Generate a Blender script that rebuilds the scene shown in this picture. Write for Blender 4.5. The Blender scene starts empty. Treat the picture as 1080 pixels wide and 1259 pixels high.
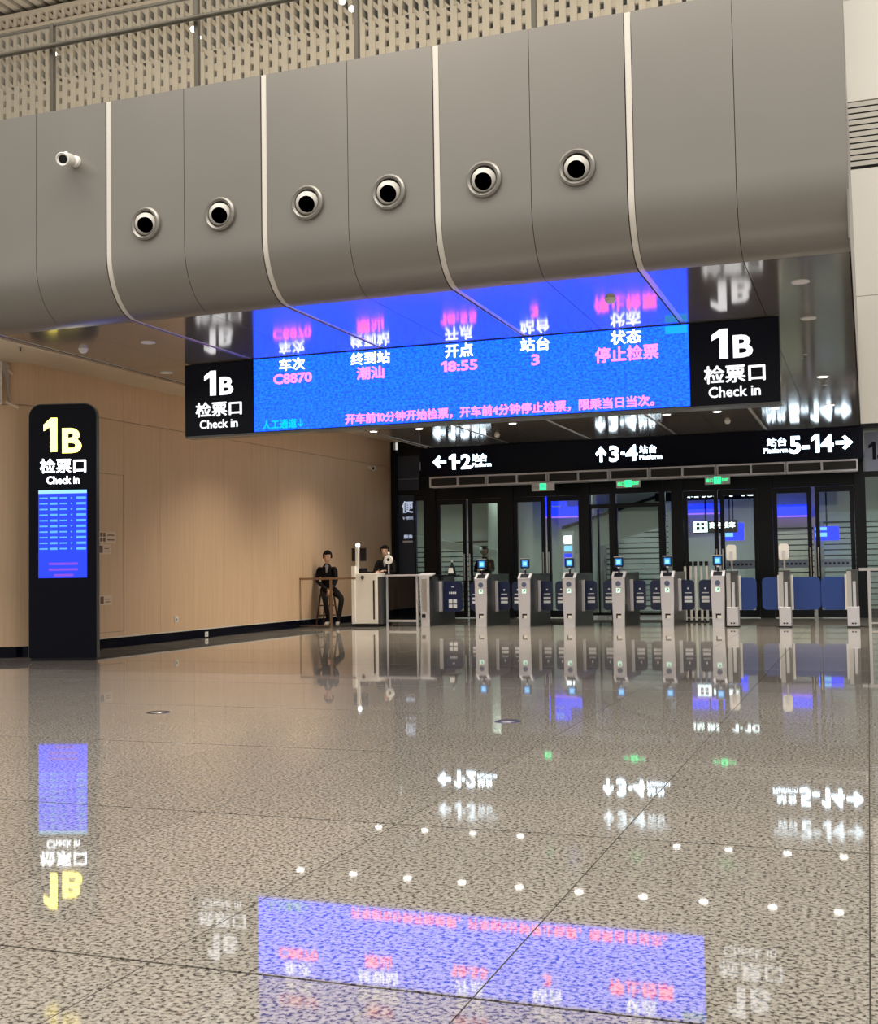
import bpy, bmesh, math, random
from mathutils import Vector, Matrix
random.seed(7)
PI = math.pi
C = bpy.context.scene.collection
SC = bpy.context.scene

# ---------------------------------------------------------------- camera
FPX, CAMH = 1465.9, 1.15
YAW, PITCH, ROLL = -0.344908, 0.0464813, -0.0154272
_f = Vector((math.sin(YAW)*math.cos(PITCH), math.cos(YAW)*math.cos(PITCH), math.sin(PITCH)))
_r = _f.cross(Vector((0, 0, 1))).normalized()
_u = _r.cross(_f)
CR = math.cos(ROLL)*_r + math.sin(ROLL)*_u
CU = -math.sin(ROLL)*_r + math.cos(ROLL)*_u
cam_data = bpy.data.cameras.new('camera')
cam_data.sensor_fit = 'HORIZONTAL'
cam_data.sensor_width = 36.0
cam_data.lens = FPX/1080*36.0
cam_data.clip_end = 200
cam = bpy.data.objects.new('camera', cam_data)
C.objects.link(cam)
cam.matrix_world = Matrix(((CR.x, CU.x, -_f.x, 0), (CR.y, CU.y, -_f.y, 0), (CR.z, CU.z, -_f.z, CAMH), (0, 0, 0, 1)))
SC.camera = cam

# ---------------------------------------------------------------- world, light, exposure
world = bpy.data.worlds.new('world')
SC.world = world
world.use_nodes = True
bg = world.node_tree.nodes['Background']
bg.inputs['Color'].default_value = (1.0, 0.95, 0.87, 1)
bg.inputs['Strength'].default_value = 0.52
SC.view_settings.view_transform = 'Standard'
SC.view_settings.look = 'None'
SC.view_settings.gamma = 1.0
SC.view_settings.use_curve_mapping = False
SC.view_settings.exposure = 0.35
SC.cycles.max_bounces = 8
SC.cycles.transparent_max_bounces = 12

def area(name, loc, rot, sx, sy, power, col):
    l = bpy.data.lights.new(name, 'AREA')
    l.shape = 'RECTANGLE'; l.size = sx; l.size_y = sy; l.energy = power; l.color = col
    o = bpy.data.objects.new(name, l); C.objects.link(o)
    o.location = loc; o.rotation_euler = rot
    return o
# the lit ceiling of the hall the photographer stands in
area('hall_ceiling_light', (-3, 5.2, 12.2), (0, 0, 0), 18, 6, 1700, (1.0, 0.94, 0.84))
# unseen fill light added to brighten the far upper wall
area('atrium_light', (3.2, 17.5, 13.5), (0.5, 0, 0), 4, 6, 420, (1.0, 0.96, 0.88))
area('upper_floor_light', (-7, 14.5, 6.3), (PI-0.15, 0, 0), 16, 5, 620, (1.0, 0.95, 0.85))  # hidden uplight added to brighten the upper ceiling and screen

# ---------------------------------------------------------------- materials
def mat(name, col, rough=0.5, metal=0.0, emit=None, es=0.0, spec=None, coat=0.0):
    m = bpy.data.materials.new(name); m.use_nodes = True
    b = m.node_tree.nodes['Principled BSDF']
    b.inputs['Base Color'].default_value = (*col, 1)
    b.inputs['Roughness'].default_value = rough
    b.inputs['Metallic'].default_value = metal
    if spec is not None: b.inputs['IOR'].default_value = spec
    if coat: b.inputs['Coat Weight'].default_value = coat; b.inputs['Coat Roughness'].default_value = 0.05
    if emit:
        b.inputs['Emission Color'].default_value = (*emit, 1)
        b.inputs['Emission Strength'].default_value = es
    return m

def noisy(m, scale, amt, stretch=(1, 1, 1), detail=3.0, bump=0.0):
    """multiply the base colour by a soft noise in world position"""
    nt = m.node_tree; n = nt.nodes; L = nt.links
    b = n['Principled BSDF']
    g = n.new('ShaderNodeNewGeometry'); mp = n.new('ShaderNodeMapping')
    mp.inputs['Scale'].default_value = stretch
    no = n.new('ShaderNodeTexNoise'); no.inputs['Scale'].default_value = scale; no.inputs['Detail'].default_value = detail
    mr = n.new('ShaderNodeMapRange')
    mr.inputs['From Min'].default_value = 0.3; mr.inputs['From Max'].default_value = 0.7
    mr.inputs['To Min'].default_value = 1-amt; mr.inputs['To Max'].default_value = 1+amt
    mx = n.new('ShaderNodeVectorMath'); mx.operation = 'SCALE'
    mx.inputs[0].default_value = b.inputs['Base Color'].default_value[:3]
    L.new(g.outputs['Position'], mp.inputs['Vector']); L.new(mp.outputs['Vector'], no.inputs['Vector'])
    L.new(no.outputs['Fac'], mr.inputs['Value']); L.new(mr.outputs['Result'], mx.inputs['Scale'])
    L.new(mx.outputs['Vector'], b.inputs['Base Color'])
    if bump:
        bp = n.new('ShaderNodeBump'); bp.inputs['Strength'].default_value = bump; bp.inputs['Distance'].default_value = 0.002
        L.new(no.outputs['Fac'], bp.inputs['Height']); L.new(bp.outputs['Normal'], b.inputs['Normal'])
    return m

def granite(name, light, mid, dark, rough=0.028):
    m = bpy.data.materials.new(name); m.use_nodes = True
    nt = m.node_tree; n = nt.nodes; L = nt.links; b = n['Principled BSDF']
    g = n.new('ShaderNodeNewGeometry')
    n1 = n.new('ShaderNodeTexNoise'); n1.inputs['Scale'].default_value = 62; n1.inputs['Detail'].default_value = 2.5; n1.inputs['Roughness'].default_value = 0.6
    r1 = n.new('ShaderNodeValToRGB'); e = r1.color_ramp.elements
    e[0].position = 0.39; e[0].color = (*dark, 1); e[1].position = 0.585; e[1].color = (*light, 1)
    k = r1.color_ramp.elements.new(0.47); k.color = (*mid, 1)
    v = n.new('ShaderNodeTexVoronoi'); v.inputs['Scale'].default_value = 130
    r2 = n.new('ShaderNodeMapRange'); r2.inputs['To Min'].default_value = 0.82; r2.inputs['To Max'].default_value = 1.12
    big = n.new('ShaderNodeTexNoise'); big.inputs['Scale'].default_value = 0.7
    r3 = n.new('ShaderNodeMapRange'); r3.inputs['To Min'].default_value = 0.88; r3.inputs['To Max'].default_value = 1.1
    oi = n.new('ShaderNodeObjectInfo')
    r4 = n.new('ShaderNodeMapRange'); r4.inputs['To Min'].default_value = 0.95; r4.inputs['To Max'].default_value = 1.05
    m1 = n.new('ShaderNodeMath'); m1.operation = 'MULTIPLY'; m2 = n.new('ShaderNodeMath'); m2.operation = 'MULTIPLY'
    sc = n.new('ShaderNodeVectorMath'); sc.operation = 'SCALE'
    for t in (n1, v, big): L.new(g.outputs['Position'], t.inputs['Vector'])
    L.new(n1.outputs['Fac'], r1.inputs['Fac']); L.new(v.outputs['Color'], r2.inputs['Value']); L.new(big.outputs['Fac'], r3.inputs['Value'])
    L.new(oi.outputs['Random'], r4.inputs['Value'])
    L.new(r2.outputs['Result'], m1.inputs[0]); L.new(r3.outputs['Result'], m1.inputs[1])
    L.new(m1.outputs[0], m2.inputs[0]); L.new(r4.outputs['Result'], m2.inputs[1])
    L.new(r1.outputs['Color'], sc.inputs[0]); L.new(m2.outputs[0], sc.inputs['Scale'])
    L.new(sc.outputs['Vector'], b.inputs['Base Color'])
    b.inputs['Roughness'].default_value = rough
    b.inputs['IOR'].default_value = 1.6
    return m

def glassmat(name, tint=(0.9, 0.95, 0.95), k=1.0):
    m = bpy.data.materials.new(name); m.use_nodes = True
    nt = m.node_tree; n = nt.nodes; L = nt.links; n.clear()
    o = n.new('ShaderNodeOutputMaterial'); t = n.new('ShaderNodeBsdfTransparent'); t.inputs['Color'].default_value = (*tint, 1)
    gl = n.new('ShaderNodeBsdfGlossy'); gl.inputs['Roughness'].default_value = 0.01; gl.inputs['Color'].default_value = (k, k, k, 1)
    g = n.new('ShaderNodeNewGeometry')
    dt = n.new('ShaderNodeVectorMath'); dt.operation = 'DOT_PRODUCT'
    L.new(g.outputs['Incoming'], dt.inputs[0]); L.new(g.outputs['Normal'], dt.inputs[1])
    def math_(op, a, b=None):
        q = n.new('ShaderNodeMath'); q.operation = op
        if isinstance(a, float): q.inputs[0].default_value = a
        else: L.new(a, q.inputs[0])
        if b is not None: q.inputs[1].default_value = b
        return q
    ab = math_('ABSOLUTE', dt.outputs['Value'])
    om = n.new('ShaderNodeMath'); om.operation = 'SUBTRACT'; om.inputs[0].default_value = 1.0; L.new(ab.outputs[0], om.inputs[1])
    pw = math_('POWER', om.outputs[0], 5.0); ml = math_('MULTIPLY', pw.outputs[0], 0.96); fr = math_('ADD', ml.outputs[0], 0.035)
    mx = n.new('ShaderNodeMixShader')
    L.new(fr.outputs[0], mx.inputs[0]); L.new(t.outputs[0], mx.inputs[1]); L.new(gl.outputs[0], mx.inputs[2]); L.new(mx.outputs[0], o.inputs[0])
    return m

def emis(name, col, s):
    return mat(name, (0.02, 0.02, 0.02), 0.4, emit=col, es=s)

def ledmat(name):
    """the blue LED wall: fine flickering pixel grain in its emission"""
    m = emis(name, (0.006, 0.155, 1.0), 1.0)
    nt = m.node_tree; n = nt.nodes; L = nt.links; b = n['Principled BSDF']
    g = n.new('ShaderNodeNewGeometry'); mp = n.new('ShaderNodeMapping'); mp.inputs['Scale'].default_value = (1, 1, 1.7)
    no = n.new('ShaderNodeTexNoise'); no.inputs['Scale'].default_value = 26; no.inputs['Detail'].default_value = 2; no.inputs['Roughness'].default_value = 0.7
    r = n.new('ShaderNodeValToRGB'); e = r.color_ramp.elements
    e[0].position = 0.36; e[0].color = (0.001, 0.027, 0.85, 1); e[1].position = 0.66; e[1].color = (0.003, 0.092, 1.0, 1)
    L.new(g.outputs['Position'], mp.inputs['Vector']); L.new(mp.outputs['Vector'], no.inputs['Vector'])
    L.new(no.outputs['Fac'], r.inputs['Fac']); L.new(r.outputs['Color'], b.inputs['Emission Color'])
    b.inputs['Emission Strength'].default_value = 2.7
    b.inputs['Roughness'].default_value = 0.6
    return m

M = {}
M['facade'] = noisy(mat('facade_metal', (0.265, 0.25, 0.23), 0.34, 0.55), 0.6, 0.05)
M['soffit'] = noisy(mat('soffit_metal', (0.36, 0.32, 0.275), 0.115, 0.6), 0.8, 0.05)
M['trim'] = mat('white_trim', (0.72, 0.68, 0.62), 0.3, 0.2)
M['railpost'] = mat('rail_post', (0.10, 0.09, 0.07), 0.5, 0.4)
M['void'] = mat('black_hollow', (0.0, 0.0, 0.0), 1.0, spec=1.0)
M['ball'] = mat('nozzle_white', (0.58, 0.56, 0.52), 0.3)
M['joint'] = mat('dark_joint', (0.04, 0.04, 0.04), 0.7)
M['granite'] = granite('granite_floor', (0.47, 0.435, 0.385), (0.33, 0.30, 0.26), (0.085, 0.078, 0.070))
M['granite_dark'] = granite('granite_border', (0.36, 0.32, 0.28), (0.26, 0.23, 0.20), (0.11, 0.095, 0.08))
M['grout'] = mat('grout', (0.08, 0.07, 0.06), 0.8)
M['wood'] = noisy(mat('wood_panel', (0.72, 0.505, 0.325), 0.42), 1.0, 0.05, (26, 26, 1.0))
M['cream'] = noisy(mat('cream_paint', (0.70, 0.585, 0.45), 0.6), 2, 0.03)
M['black'] = mat('black_metal', (0.006, 0.007, 0.010), 0.3, spec=1.35)
M['blackgloss'] = mat('black_gloss', (0.002, 0.003, 0.010), 0.15, spec=1.22)
M['beam'] = mat('dark_blue_sign_panel', (0.003, 0.004, 0.012), 0.25, spec=1.25)
M['steel'] = noisy(mat('brushed_steel', (0.62, 0.60, 0.58), 0.28, 0.9), 20, 0.05, (1, 1, 8))
M['steeldark'] = mat('dark_steel', (0.12, 0.12, 0.12), 0.3, 0.8)
M['silver'] = mat('silver_paint', (0.63, 0.615, 0.66), 0.4, 0.3)
M['white'] = mat('white_plastic', (0.80, 0.78, 0.74), 0.35)
M['cab'] = noisy(mat('cabinet_white', (0.92, 0.88, 0.82), 0.4), 3, 0.03)
M['navy'] = mat('navy_plastic', (0.006, 0.012, 0.055), 0.3)
M['blue'] = mat('blue_panel', (0.015, 0.05, 0.23), 0.4, emit=(0.015, 0.05, 0.23), es=0.0)
M['glass'] = glassmat('clear_glass', (0.96, 0.965, 0.95))
M['doorglass'] = glassmat('door_glass', (0.80, 0.88, 0.86))
M['letter'] = emis('white_letters', (0.92, 0.96, 1.0), 3.2)
M['letterdim'] = emis('white_letters_soft', (0.95, 0.97, 1.0), 1.15)
M['letterbeam'] = emis('white_beam_letters', (0.68, 0.86, 1.0), 5.0)
M['letteryellow'] = emis('warm_white_letters', (1.0, 0.84, 0.14), 4.2)
M['led'] = ledmat('led_blue')
M['ledwhite'] = emis('led_white_text', (0.85, 0.9, 1.0), 2.4)
M['ledpink'] = emis('led_pink_text', (1.0, 0.11, 0.28), 3.2)
M['ledcyan'] = emis('led_cyan_text', (0.0, 0.62, 0.75), 1.0)
M['ledpatch'] = emis('led_light_patch', (0.0, 0.38, 0.9), 1.0)
M['kscreen'] = emis('kiosk_screen', (0.006, 0.03, 1.0), 1.5)
M['krow'] = emis('kiosk_row', (0.10, 0.42, 1.0), 1.0)
M['khead'] = emis('kiosk_header', (0.32, 0.70, 0.95), 1.0)
M['kred'] = emis('kiosk_notice', (0.26, 0.07, 0.80), 0.8)
M['gscreen'] = emis('gate_screen', (0.02, 0.28, 0.75), 1.1)
M['gscreenl'] = emis('gate_screen_light', (0.25, 0.65, 1.0), 1.2)
M['green'] = emis('green_light', (0.02, 0.85, 0.28), 1.6)
M['arrowlit'] = emis('arrow_lit', (.75, 1.0, .8), 1.0)
M['greenlabel'] = mat('green_sticker', (0.02, 0.35, 0.12), 0.5)
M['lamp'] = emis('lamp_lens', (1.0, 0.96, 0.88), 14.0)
M['signtext'] = emis('lit_sign_text', (.62, .70, .9), .55)  # glow added so the pale poster lettering looks lighter
M['paper'] = mat('white_print', (0.75, 0.76, 0.80), 0.6)
M['tan'] = mat('tan_plate', (0.80, 0.64, 0.50), 0.5)
M['brownprint'] = mat('brown_print', (0.20, 0.10, 0.06), 0.6)
M['screenbar'] = noisy(mat('screen_metal', (0.47, 0.41, 0.33), 0.5), 2, 0.04)
M['slatback'] = mat('slat_backing', (0.10, 0.09, 0.065), 0.8)
M['upwall'] = noisy(mat('upper_wall_panel', (0.74, 0.70, 0.63), 0.4), 0.5, 0.03)
M['louvre'] = mat('louvre_metal', (0.52, 0.48, 0.42), 0.4)
M['skin'] = mat('skin', (0.62, 0.37, 0.25), 0.5)
M['hair'] = mat('black_hair', (0.004, 0.003, 0.003), 0.8, spec=1.25)
M['suit'] = mat('black_suit', (0.005, 0.004, 0.005), 0.8, spec=1.3)
M['shirt'] = mat('grey_shirt', (0.25, 0.25, 0.27), 0.7)
M['shoe'] = mat('pale_shoe', (0.36, 0.33, 0.29), 0.5)
M['brownwood'] = mat('stool_wood', (0.07, 0.032, 0.018), 0.45)
M['bronze'] = mat('bronze_rail', (0.30, 0.20, 0.13), 0.35, 0.7)
M['backwall'] = noisy(mat('concourse_wall', (0.42, 0.43, 0.38), 0.5), 1, 0.06)
M['shutter'] = mat('shutter_slats', (0.36, 0.39, 0.38), 0.4, 0.2)
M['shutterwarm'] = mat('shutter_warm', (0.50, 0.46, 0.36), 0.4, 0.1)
M['fascia'] = emis('blue_fascia', (0.01, 0.03, 1.0), 1.6)
M['fasciapurple'] = emis('purple_edge', (0.35, 0.12, 1.0), 1.3)
M['signdark'] = mat('dark_window_sign', (0.035, 0.05, 0.09), 0.3)
M['paleglass'] = mat('pale_sign_panel', (0.30, 0.33, 0.45), 0.3)
M['escal'] = mat('escalator_side', (0.42, 0.45, 0.42), 0.35, 0.3)
M['grille'] = mat('grille_dark', (0.055, 0.052, 0.05), 0.6)

# ---------------------------------------------------------------- helpers
class MB:
    """collects shapes in one bmesh"""
    def __init__(s): s.bm = bmesh.new()
    def box(s, x0, x1, y0, y1, z0, z1, mt=None, bev=0.0):
        t = bmesh.new() if bev else s.bm
        vs = [t.verts.new((x, y, z)) for z in (z0, z1) for y in (y0, y1) for x in (x0, x1)]
        for q in ((0, 2, 3, 1), (4, 5, 7, 6), (0, 1, 5, 4), (1, 3, 7, 5), (3, 2, 6, 7), (2, 0, 4, 6)):
            t.faces.new([vs[i] for i in q])
        if bev:
            bmesh.ops.bevel(t, geom=t.edges[:], offset=bev, segments=2, affect='EDGES', profile=0.5)
            s._merge(t)
        return s
    def _merge(s, t):
        me = bpy.data.meshes.new('tmp'); t.to_mesh(me); t.free()
        s.bm.from_mesh(me); bpy.data.meshes.remove(me)
    def prism(s, pts, axis, a, b):
        """pts: 2D outline; extruded along axis ('x','y','z') from a to b"""
        def P(p, t):
            return {'x': (t, p[0], p[1]), 'y': (p[0], t, p[1]), 'z': (p[0], p[1], t)}[axis]
        v0 = [s.bm.verts.new(P(p, a)) for p in pts]; v1 = [s.bm.verts.new(P(p, b)) for p in pts]
        n = len(pts)
        fs = [s.bm.faces.new(v0), s.bm.faces.new(list(reversed(v1)))]
        for i in range(n):
            fs.append(s.bm.faces.new((v0[i], v1[i], v1[(i+1) % n], v0[(i+1) % n])))
        bmesh.ops.recalc_face_normals(s.bm, faces=fs)
        return s
    def tube(s, p0, p1, r0, r1=None, n=12):
        r1 = r0 if r1 is None else r1
        p0 = Vector(p0); p1 = Vector(p1); d = (p1-p0).normalized()
        a = d.orthogonal().normalized(); b = d.cross(a)
        c0 = [s.bm.verts.new(p0+r0*(math.cos(t)*a+math.sin(t)*b)) for t in [2*PI*i/n for i in range(n)]]
        c1 = [s.bm.verts.new(p1+r1*(math.cos(t)*a+math.sin(t)*b)) for t in [2*PI*i/n for i in range(n)]]
        fs = [s.bm.faces.new(c0), s.bm.faces.new(list(reversed(c1)))]
        for i in range(n): fs.append(s.bm.faces.new((c0[i], c1[i], c1[(i+1) % n], c0[(i+1) % n])))
        bmesh.ops.recalc_face_normals(s.bm, faces=fs)
        return s
    def lathe(s, prof, center, axis, n=32):
        """prof: list of (radius, distance along axis)"""
        c = Vector(center); d = Vector(axis).normalized(); a = d.orthogonal().normalized(); b = d.cross(a)
        rings = []
        for r, h in prof:
            if r < 1e-6: rings.append([s.bm.verts.new(c+h*d)]); continue
            rings.append([s.bm.verts.new(c+h*d+r*(math.cos(2*PI*i/n)*a+math.sin(2*PI*i/n)*b)) for i in range(n)])
        fs = []
        for A, B in zip(rings, rings[1:]):
            for i in range(n):
                j = (i+1) % n
                if len(A) == 1: fs.append(s.bm.faces.new((A[0], B[i], B[j])))
                elif len(B) == 1: fs.append(s.bm.faces.new((A[i], B[0], A[j])))
                else: fs.append(s.bm.faces.new((A[i], B[i], B[j], A[j])))
        bmesh.ops.recalc_face_normals(s.bm, faces=fs)
        return s
    def ball(s, c, rx, ry=None, rz=None, n=16):
        ry = ry or rx; rz = rz or rx
        bmesh.ops.create_uvsphere(s.bm, u_segments=n, v_segments=max(6, n*2//3), radius=1.0,
            matrix=Matrix.Translation(c) @ Matrix.Diagonal((rx, ry, rz, 1)))
        return s
    def xf(s, mtx):
        bmesh.ops.transform(s.bm, matrix=mtx, verts=s.bm.verts[:]); return s
    def mesh(s, name, m, smooth=False):
        me = bpy.data.meshes.new(name)
        s.bm.normal_update(); s.bm.to_mesh(me); s.bm.free()
        me.materials.append(m)
        if smooth:
            me.shade_smooth()
            me.set_sharp_from_angle(angle=math.radians(38))
        return me
    def build(s, name, m, parent=None, smooth=False):
        return link(name, s.mesh(name, m, smooth), parent)

def link(name, me, parent=None, loc=None):
    o = bpy.data.objects.new(name, me); C.objects.link(o)
    if parent is not None: o.parent = parent
    if loc is not None: o.location = loc
    return o

def tag(o, label=None, cat=None, group=None, kind=None):
    if label: o['label'] = label
    if cat: o['category'] = cat
    if group: o['group'] = group
    if kind: o['kind'] = kind
    return o

def thing(name, label, cat, loc=(0, 0, 0), rz=0.0, group=None):
    o = bpy.data.objects.new(name, None); C.objects.link(o)
    o.empty_display_size = 0.1
    o.location = loc; o.rotation_euler = (0, 0, rz)
    return tag(o, label, cat, group)

def struct(o): o['kind'] = 'structure'; return o

def dup(root, loc, rz=0.0, label=None, group=None):
    r = root.copy(); C.objects.link(r); r.location = loc; r.rotation_euler = (0, 0, rz)
    if label: r['label'] = label
    if group: r['group'] = group
    for ch in list(root.children):
        c = ch.copy(); C.objects.link(c); c.parent = r
        for g in list(ch.children):
            d = g.copy(); C.objects.link(d); d.parent = c
    return r

ONE = [(.0, .50), (.17, .72), (.28, .72), (.28, .0), (.175, .0), (.175, .545), (.0, .40)]
def glyphs(body, bold):
    """flat outline mesh of a string in font units (the figure 1 is drawn with its flag)"""
    out = bmesh.new(); pen = 0.0
    cjk = any(ord(c) > 0x2fff for c in body)
    import re
    for tok in [t for t in re.split('(1)', body) if t]:
        if tok == '1':
            b_ = bold
            pts = [(pen, .60), (pen+.18, .72+b_), (pen+.30+b_, .72+b_), (pen+.30+b_, -b_), (pen+.19-b_, -b_), (pen+.19-b_, .545), (pen, .47-b_*.5)]
            v0 = [out.verts.new((x, y, .01)) for x, y in pts]; v1 = [out.verts.new((x, y, -.01)) for x, y in pts]
            out.faces.new(v0); out.faces.new(v1[::-1])
            for i in range(len(pts)): out.faces.new((v0[i], v1[i], v1[(i+1) % len(pts)], v0[(i+1) % len(pts)]))
            pen += .28+.09; continue
        cu = bpy.data.curves.new('lettering', 'FONT'); cu.body = tok; cu.size = 1.0
        cu.offset = 0.0 if cjk else bold; cu.extrude = 0.01; cu.resolution_u = 3
        o = bpy.data.objects.new('lettering', cu); C.objects.link(o)
        dg = bpy.context.evaluated_depsgraph_get()
        me = bpy.data.meshes.new_from_object(o.evaluated_get(dg), depsgraph=dg)
        bpy.data.objects.remove(o); bpy.data.curves.remove(cu)
        xs = [v.co.x for v in me.vertices]
        me.transform(Matrix.Translation((pen-min(xs), 0, 0)))
        out.from_mesh(me)
        if cjk and bold:
            for dx, dy in ((bold, 0), (-2*bold, 0), (bold, bold), (0, -2*bold)):
                me.transform(Matrix.Translation((dx, dy, 0))); out.from_mesh(me)
        bpy.data.meshes.remove(me)
        pen += max(xs)-min(xs)+.07
    return out
def text_bm(body, w, h, ox=0.0, oz=0.0, depth=0.006, bold=0.0, y=0.0):
    """mesh of flat lettering facing -Y, fitted to a w x h box whose lower left corner is (ox, oz)"""
    bm = glyphs(body, bold)
    xs = [v.co.x for v in bm.verts]; ys = [v.co.y for v in bm.verts]
    x0, x1, y0, y1 = min(xs), max(xs), min(ys), max(ys)
    for v in bm.verts:
        X = (v.co.x-x0)/(x1-x0)*w+ox; Z = (v.co.y-y0)/(y1-y0)*h+oz
        D = y-(v.co.z+0.01)/0.02*depth
        v.co = (X, D, Z)
    bmesh.ops.recalc_face_normals(bm, faces=bm.faces[:])
    return bm
def text(name, body, x0, x1, z0, z1, y, m, parent, bold=0.0, label=None):
    bm = text_bm(body, x1-x0, z1-z0, x0, z0, y=y, bold=bold)
    me = bpy.data.meshes.new(name); bm.to_mesh(me); bm.free(); me.materials.append(m)
    o = link(name, me, parent)
    if label: o['label'] = label
    return o
def rrect(x0, x1, z0, z1, r, n=6, corners=(1, 1, 1, 1)):
    """rounded rectangle outline: corners bl, br, tr, tl"""
    pts = []
    for (cx, cz, a, k) in ((x0, z0, PI, corners[0]), (x1, z0, 1.5*PI, corners[1]), (x1, z1, 0, corners[2]), (x0, z1, .5*PI, corners[3])):
        if not k: pts.append((cx, cz)); continue
        ox = cx+(r if cx == x0 else -r); oz = cz+(r if cz == z0 else -r)
        for i in range(n+1):
            t = a+i*PI/2/n
            pts.append((ox+r*math.cos(t), oz+r*math.sin(t)))
    return pts

# ================================================================ THE SETTING
ZS = 3.82                                   # soffit height
XB = [-0.06-1.805*k for k in range(0, 6)]   # white bands (0 = right end of the bridge)
XJ = [x-0.9025 for x in XB]

# ---- floor
fl = struct(MB().box(-22, 9, -12, 44, -0.08, -0.008).build('floor', M['grout']))
rows = [-2.81, -0.85, 1.11, 3.07, 5.03, 6.99, 8.95, 10.9, 11.85, 13.3, 15.26, 17.22, 19.18, 21.14, 23.1, 24.85]
cols = [-0.03+1.0*k for k in range(-14, 4)]
G = 0.0026; GY = 0.006
cache = {}
for yi in range(2, len(rows)-1):
    for xi in range(len(cols)-1):
        y0, y1, x0 = rows[yi], rows[yi+1], cols[xi]
        key = round(y1-y0, 3), yi == 8
        if key not in cache:
            cache[key] = MB().box(G, 1.0-G, GY, (y1-y0)-GY, -0.02, 0).mesh('floor_tile', M['granite_dark'] if key[1] else M['granite'])
        link('floor_tile', cache[key], fl, (x0, y0, 0))
# floor outside the tiled field (behind the camera, at the sides, beyond the doors)
ft = MB().box(-22, 9, -12, 1.11-G, -0.02, 0).box(-22, -14.03-G, 1.11, 13.3, -0.02, 0).box(3.0, 9, 1.11, 24.85, -0.02, 0).box(-22, 9, 24.85, 44, -0.02, 0)
ft.build('floor_surface', M['granite'], fl)

# ---- bridge facade (curved metal panels)
def prof_out(off=0.0):
    """outline (y, z) of facade panel: front face, curve, start of the soffit"""
    Y0, a, b = 10.3-off, 0.5, 0.62
    pts = [(Y0, 6.03)]
    for i in range(13):
        t = i/12*PI/2
        pts.append((Y0+(a+off)*(1-math.cos(t)), ZS-off+b+off-(b+off)*math.sin(t)))
    return pts
wf = struct(MB().box(-9.0, -0.075, 10.45, 10.6, 4.5, 6.0).box(-12.5, -9.0, 10.45, 10.6, 4.5, 6.0).build('wall_front', M['joint']))
def panel_mesh(x0, x1, th, off, m, smooth=True, name='panel'):
    o1 = prof_out(off); o2 = [(y+th*0.9, z+th*0.2) for y, z in reversed(o1)]
    o2 = []
    for (y, z) in reversed(o1):
        cy, cz = 10.8, ZS+0.62
        if z >= cz: o2.append((y+th, z))
        else:
            d = Vector((cy-y, cz-z)).normalized(); o2.append((y+d.x*th, z+d.y*th))
    mb = MB()
    A = [mb.bm.verts.new((x0, y, z)) for y, z in o1]; B = [mb.bm.verts.new((x1, y, z)) for y, z in o1]
    A2 = [mb.bm.verts.new((x0, y, z)) for y, z in reversed(o2)]; B2 = [mb.bm.verts.new((x1, y, z)) for y, z in reversed(o2)]
    n = len(o1)
    for i in range(n-1):
        mb.bm.faces.new((A[i], B[i], B[i+1], A[i+1])); mb.bm.faces.new((A2[i], A2[i+1], B2[i+1], B2[i]))
        mb.bm.faces.new((A[i], A[i+1], A2[i+1], A2[i])); mb.bm.faces.new((B[i], B2[i], B2[i+1], B[i+1]))
    mb.bm.faces.new((A[0], A2[0], B2[0], B[0])); mb.bm.faces.new((A[-1], B[-1], B2[-1], A2[-1]))
    bmesh.ops.recalc_face_normals(mb.bm, faces=mb.bm.faces[:])
    return mb.mesh(name, m, smooth)
g = 0.006; bw = 0.035
edges = [-12.7, -11.8]
for k in (5, 4, 3, 2, 1, 0):
    x = XB[k]
    if k < 5: edges += [XJ[k]]
    edges += [x]
edges = sorted(set([round(e, 4) for e in edges+[XJ[5]]]))
bands = set(round(x, 4) for x in XB[1:])
for a, b in zip(edges, edges[1:]):
    l = a+(bw if a in bands else g/2); r = b-(bw if b in bands else g/2)
    link('panel', panel_mesh(l, r, 0.03, 0.0, M['facade']), wf)
for x in XB[1:]:
    link('trim_strip', panel_mesh(x-bw+0.008, x+bw-0.008, 0.03, -0.012, M['trim'], name='trim_strip'), wf)
# end face of the bridge (seen edge-on) and its deck
struct(MB().box(-0.075, -0.06, 10.33, 24.8, ZS, 6.02).build('wall_right_end', M['facade']))
struct(MB().box(-14, -0.08, 10.62, 24.8, 5.85, 5.98).build('floor_upper', M['upwall']))

# ---- ceiling (glossy soffit panels under the bridge)
ce = struct(MB().box(-9.2, -0.08, 10.85, 25.8, ZS+0.05, ZS+0.12).build('ceiling', M['joint']))
yrows = [10.805, 13.15, 15.5, 17.0, 20.0, 22.5, 24.85]
yrows = [10.805, 13.36, 16.2, 19.1, 22.0, 24.87, 25.7]
xe = [e for e in edges if e > -9.15]+[]
xe = sorted(set(xe+[-9.2]))
for a, b in zip(xe, xe[1:]):
    if b-a < 0.1: continue
    for y0, y1 in zip(yrows, yrows[1:]):
        l = a+(bw if a in bands else g/2); r = b-(bw if b in bands else g/2)
        MB().box(l, r, y0, y1-0.005, ZS, ZS+0.03).build('ceiling_panel', M['soffit'], ce)
for x in XB[1:]:
    if x < -9.15: continue
    MB().box(x-bw+0.008, x+bw-0.008, 10.8, 24.85, ZS+0.012, ZS+0.04).build('trim_strip', M['trim'], ce)
# wider soffit left of the last band, ceiling of the space behind the doors, raised cream side ceiling
MB().box(-9.235, -9.2, 10.8, 25.7, ZS, ZS+0.34).build('ceiling_edge', M['cream'], ce)
struct(MB().box(-18, -9.2, 10.85, 25.9, 4.09, 4.2).build('ceiling_left', M['cream']))
MBc = MB().box(-14, 6, 25.92, 44, ZS, ZS+0.1)
struct(MBc.build('ceiling_back', M['backwall']))

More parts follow.
